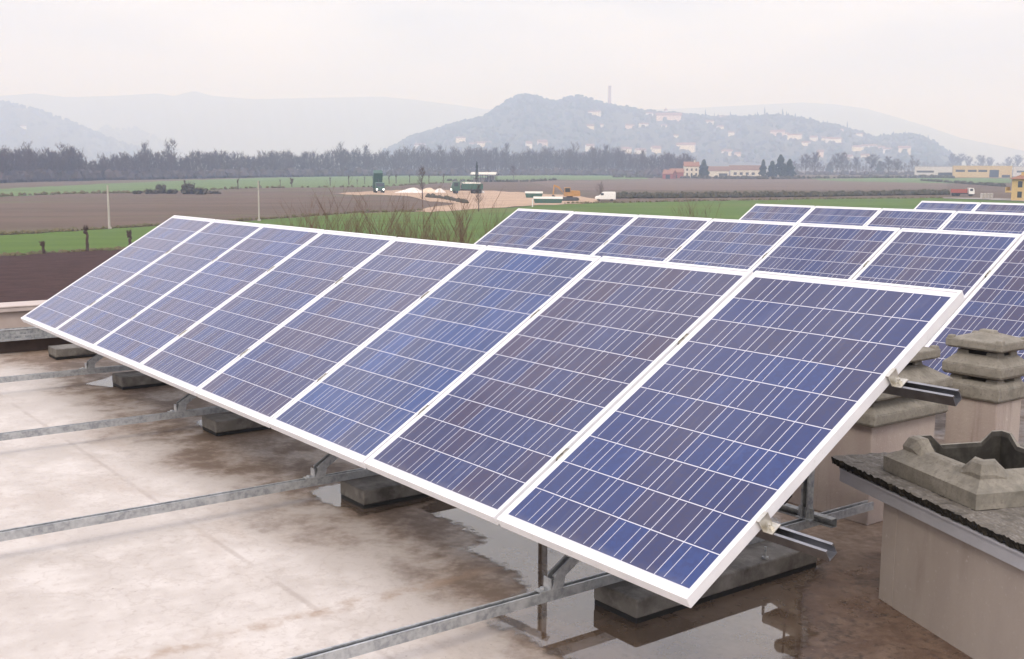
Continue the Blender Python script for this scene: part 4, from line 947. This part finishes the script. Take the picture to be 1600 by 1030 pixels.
MB().prism([(-3.85,-.2,1.35),(-3.4,-.2,1.3),(-2.9,-.2,.7),(-3.2,-.2,.45),(-3.8,-.2,.8)], (0,0,0), (0,1.0,0)).build('bucket', P_STEEL, ex, .03)
M_SANDP = mat('white_sand_heap', (.74,.70,.68), .95, 0, .1, (.6, (.60,.54,.50), .45, .7))
M_SANDT = mat('tan_sand_heap', (.62,.50,.39), .95, 0, .1, (.6, (.70,.62,.54), .45, .7))
for x, w, h, m_, lab in ((642,54,9,M_SANDP,'whitest sand heap, left of the bare tree'),(668,34,9,M_SANDT,'tan sand heap behind the bare tree'),(685,24,8,M_SANDP,'pale sand heap right of the bare tree'),(752,12,6,M_SANDP,'little white heap behind the green lorry')):
    P, s, a = place(x, 301.5 if x < 700 else 302.5); rg = random.Random(int(x)); b_ = MB(); n = 22; k_ = 9; vs = []
    ph = [rg.uniform(0,6) for _ in range(6)]
    for j in range(k_+1):
        f = j/k_
        for i in range(n):
            t = 2*pi*i/n; rr = w*s*.5*f*(1+.12*sin(3*t+ph[0])+.08*sin(5*t+ph[1])); z = h*s*.82*((1-f**1.7)**1.3)*(1+.22*sin(2*t+ph[2]+f*5)*f+.12*sin(5*t+ph[3]))+rg.uniform(-.06,.06); vs.append((rr*cos(t)+w*s*.10*(1-f), rr*sin(t)*.8, z if j < k_ else -.2))
    fs = [(j*n+i, j*n+(i+1) % n, (j+1)*n+(i+1) % n, (j+1)*n+i) for j in range(k_) for i in range(n)]; b_.add(vs, fs)
    o = b_.build('sand_heap', m_, smooth=True); o.location = P; o.rotation_euler = (0,0,a); tag(o, lab, 'sand heap', 'sand heaps in the works yard')

# ------------------------------------------------------------------ farm and industrial buildings
M_FWALL = mat('white_farm_wall', (.66,.62,.54), .9, 0, .2, (.5, (.55,.50,.43), .45, .7))
M_BARN = mat('red_barn_wall', (.33,.11,.085), .9, 0, .2, (.4, (.25,.085,.07), .4, .7))
M_YIND = mat('yellow_plaster', (.56,.45,.26), .9, 0, .2, (.2, (.54,.40,.19), .4, .7))
M_ORI = mat('yellow_house_plaster', (.56,.42,.21), .9, 0, .2, (.5, (.50,.35,.14), .4, .7))
M_ROOFB = mat('brown_roof_tiles', (.225,.145,.115), .9, 0, .2, (.6, (.18,.12,.10), .4, .7))
M_PALEW = mat('pale_warehouse_panels', (.56,.55,.54), .8)
M_GREYR = mat('grey_metal_roof', (.37,.38,.41), .6)
def gable(x, yb, w, h, roofh, d_, name, label, wm, rm, rz=0, wins=None, cat='house', chim=False, eave=.06):
    """w,h,roofh as seen sizes; d_ depth in metres"""
    P, s, a = place(x, yb); r = empty(name, label, cat, P, a+rz); w, h, rh = w*s, h*s, roofh*s
    MB().box(-w/2,w/2,0,d_,-.4,h).prism([(-w/2,0,h),(-w/2,d_,h),(-w/2,d_/2,h+rh*.94)], (0,0,0), (w,0,0)).build('wall', wm, r)
    e = eave*w; k = .35
    rf = MB().prism([(-w/2-e,-k,h-.06),(-w/2-e,d_/2,h+rh),(-w/2-e,d_+k,h-.06),(-w/2-e,d_+k,h-.20),(-w/2-e,d_/2,h+rh-.16),(-w/2-e,-k,h-.20)], (0,0,0), (w+2*e,0,0)).build('roof', rm, r)
    if chim: MB().box(w*.2,w*.2+.7,d_*.4,d_*.4+.7,h+rh*.6,h+rh+.9).build('chimney', wm, rf)
    for (u0, u1, v0, v1) in (wins or []): MB().box(-w/2+u0*w, -w/2+u1*w, -.035, -.004, v0*h, v1*h).build('window', M_GLASSD, r)
    return r
gable(1080.5, 278, 22, 18, 7, 8, 'farmhouse', 'white two storey farmhouse with red tiled roof', M_FWALL, HR, .12, [(.12,.24,.60,.80),(.44,.56,.60,.80),(.76,.88,.60,.80),(.12,.24,.18,.42),(.44,.56,.0,.42),(.76,.88,.18,.42)], chim=True)
gable(1058, 278.5, 20, 9, 6, 9, 'barn', 'red barn joined left of the white farmhouse', M_BARN, HR, .1, [(.2,.5,.0,.6)], 'barn')
gable(1043, 279.5, 16, 8, 6, 8, 'barn', 'smaller red barn with pitched roof at the left end of the farm', M_BARN, HR, -.25, [(.3,.75,.0,.75)], 'barn')
gable(1123, 276, 30, 9, 7, 9, 'farm_shed', 'brown roofed farm shed right of the dark conifer', M_FWALL, M_ROOFB, .05, [(.5,.95,.1,.55)], 'shed')
gable(1165, 275.5, 46, 10, 7, 10, 'farm_shed', 'longest farm shed with brown tiled roof and pale wall', M_FWALL, M_ROOFB, .05, [(.1,.2,.2,.6),(.3,.4,.2,.6),(.5,.6,.2,.6),(.7,.8,.2,.6)], 'shed')
def flat_building(x, yb, w, h, d_, label, wm, rm, bands, par=1.2, rz=0):
    P, s, a = place(x, yb); r = empty('industrial_building', label, 'building', P, a+rz); w, h = w*s, h*s
    MB().box(-w/2,w/2,0,d_,-.4,h).build('wall', wm, r)
    MB().box(-w/2-.15,w/2+.15,-.15,d_+.15,h+.001,h+.5).build('roof', rm, r)
    for (u0, u1, v0, v1) in bands: MB().box(-w/2+u0*w, -w/2+u1*w, -.05, -.004, v0*h, v1*h).build('window', M_GLASSD, r)
    return r
flat_building(1534.5, 277.5, 85, 17, 25, 'long yellow industrial building with bands of dark windows', M_YIND, M_YIND, [(.04,.20,.50,.70),(.25,.40,.50,.70),(.43,.58,.50,.70),(.62,.78,.02,.70),(.83,.97,.02,.25)], rz=.05)
flat_building(1462, 276, 62, 15, 30, 'long pale grey warehouse left of the yellow building', M_PALEW, M_GREYR, [(.04,.45,.40,.60),(.55,.98,.10,.42)], rz=.03)
flat_building(1610, 276, 50, 15, 30, 'pale warehouse wing behind the yellow house at the right edge', M_PALEW, M_GREYR, [(.1,.9,.40,.60)], rz=.03)
# yellow house at the right edge
P, s, a = place(1612, 314.5); hs = empty('yellow_house', 'ochre yellow house with tiled hip roof at the right edge', 'house', P, a-.25)
wd, hh = 62*s, 34*s
MB().box(-wd/2,wd/2,0,9,-.4,hh).build('wall', M_ORI, hs)
b_ = MB(); e = .6; b_.add([(-wd/2-e,-e,hh+.01),(wd/2+e,-e,hh+.01),(wd/2+e,9+e,hh+.01),(-wd/2-e,9+e,hh+.01),(-wd/4,4.5,hh+11*s),(wd/4,4.5,hh+11*s)], [(0,1,5,4),(1,2,5),(2,3,4,5),(3,0,4),(0,3,2,1)]); rf = b_.build('roof', HR, hs)
MB().box(-wd/2+1.2,-wd/2+2.0,2,2.8,hh+.5,hh+11*s).build('chimney', M_ORI, rf)
MB().box(-wd/2-1.4,-wd/2-.002,.4,3.2,hh*.38,hh*.46).box(-wd/2-1.4,-wd/2-1.2,.4,3.2,hh*.4602,hh*.62).build('balcony', M_ORI, hs)
for u in (.2,.5,.8):
    for v in (.15,.62): MB().box(-wd/2+u*wd-.45,-wd/2+u*wd+.45,-.05,-.004,hh*v,hh*v+1.3).build('window', M_GLASSD, hs)
for k in range(4):
    P, s, a = place(1534+k*5, 311); o = MB().box(-.25,.25,-.25,.25,-.2,8*s).frus((.32,.32),(.1,.1),8*s,9*s).build('gate_pillar', M_POLE); o.location = P; tag(o, f'{ORD[k]} pale pillar from the left beside the small red truck', 'pillar', 'pale pillars by the track')
# open shed with the pale roof
P, s, a = place(755, 284.5); sh = empty('open_shed', 'open shed with pale sheet roof before the woodland', 'shed', P, a-.1); w = 38*s; h = 15*s
MB().prism([(-w/2-.3,-.5,h-.9),(-w/2-.3,4.0,h+.1),(-w/2-.3,8.5,h-.9),(-w/2-.3,8.5,h-1.05),(-w/2-.3,4.0,h-.06),(-w/2-.3,-.5,h-1.05)], (0,0,0), (w+.6,0,0)).build('roof', P_TARP, sh)
for k in range(6):
    for y_ in (0, 7.8): MB().box(-w/2+k*w/5-.12,-w/2+k*w/5+.12,y_-.12,y_+.12,-.3,h-.95 if y_ else h-1.0).build('post', P_STEEL, sh)
MB().box(-w*.42,w*.1,2,7,0,h*.45).box(w*.15,w*.42,3,7,0,h*.6).build('back_wall', mat('grey_boarding', (.26,.25,.25), .9), sh)

# ------------------------------------------------------------------ hazy winter air
HZ = bpy.data.materials.new('winter_haze'); HZ.use_nodes = True; t = HZ.node_tree; t.nodes.clear()
o_ = N(t, 'ShaderNodeOutputMaterial'); pv = N(t, 'ShaderNodeVolumePrincipled'); pv.inputs['Color'].default_value = (.56,.70,1.0,1); pv.inputs['Absorption Color'].default_value = (1,1,1,1); pv.inputs['Density'].default_value = .00058; pv.inputs['Anisotropy'].default_value = 0.0
t.links.new(pv.outputs[0], o_.inputs['Volume'])
mb = MB()
vs = []
for z in (-75, 560):
    for a, b_ in ((-300,-9000),(-300,9000),(12500,9500),(12500,-9500)):
        P = CAM + fw*a + rt*b_; vs.append((P.x, P.y, z))
mb.add(vs, [(3,2,1,0),(4,5,6,7),(1,5,4,0),(2,6,5,1),(3,7,6,2),(0,4,7,3)])
o = mb.build('haze', HZ); o['kind'] = 'stuff'; o['label'] = 'pale winter haze over the plain'
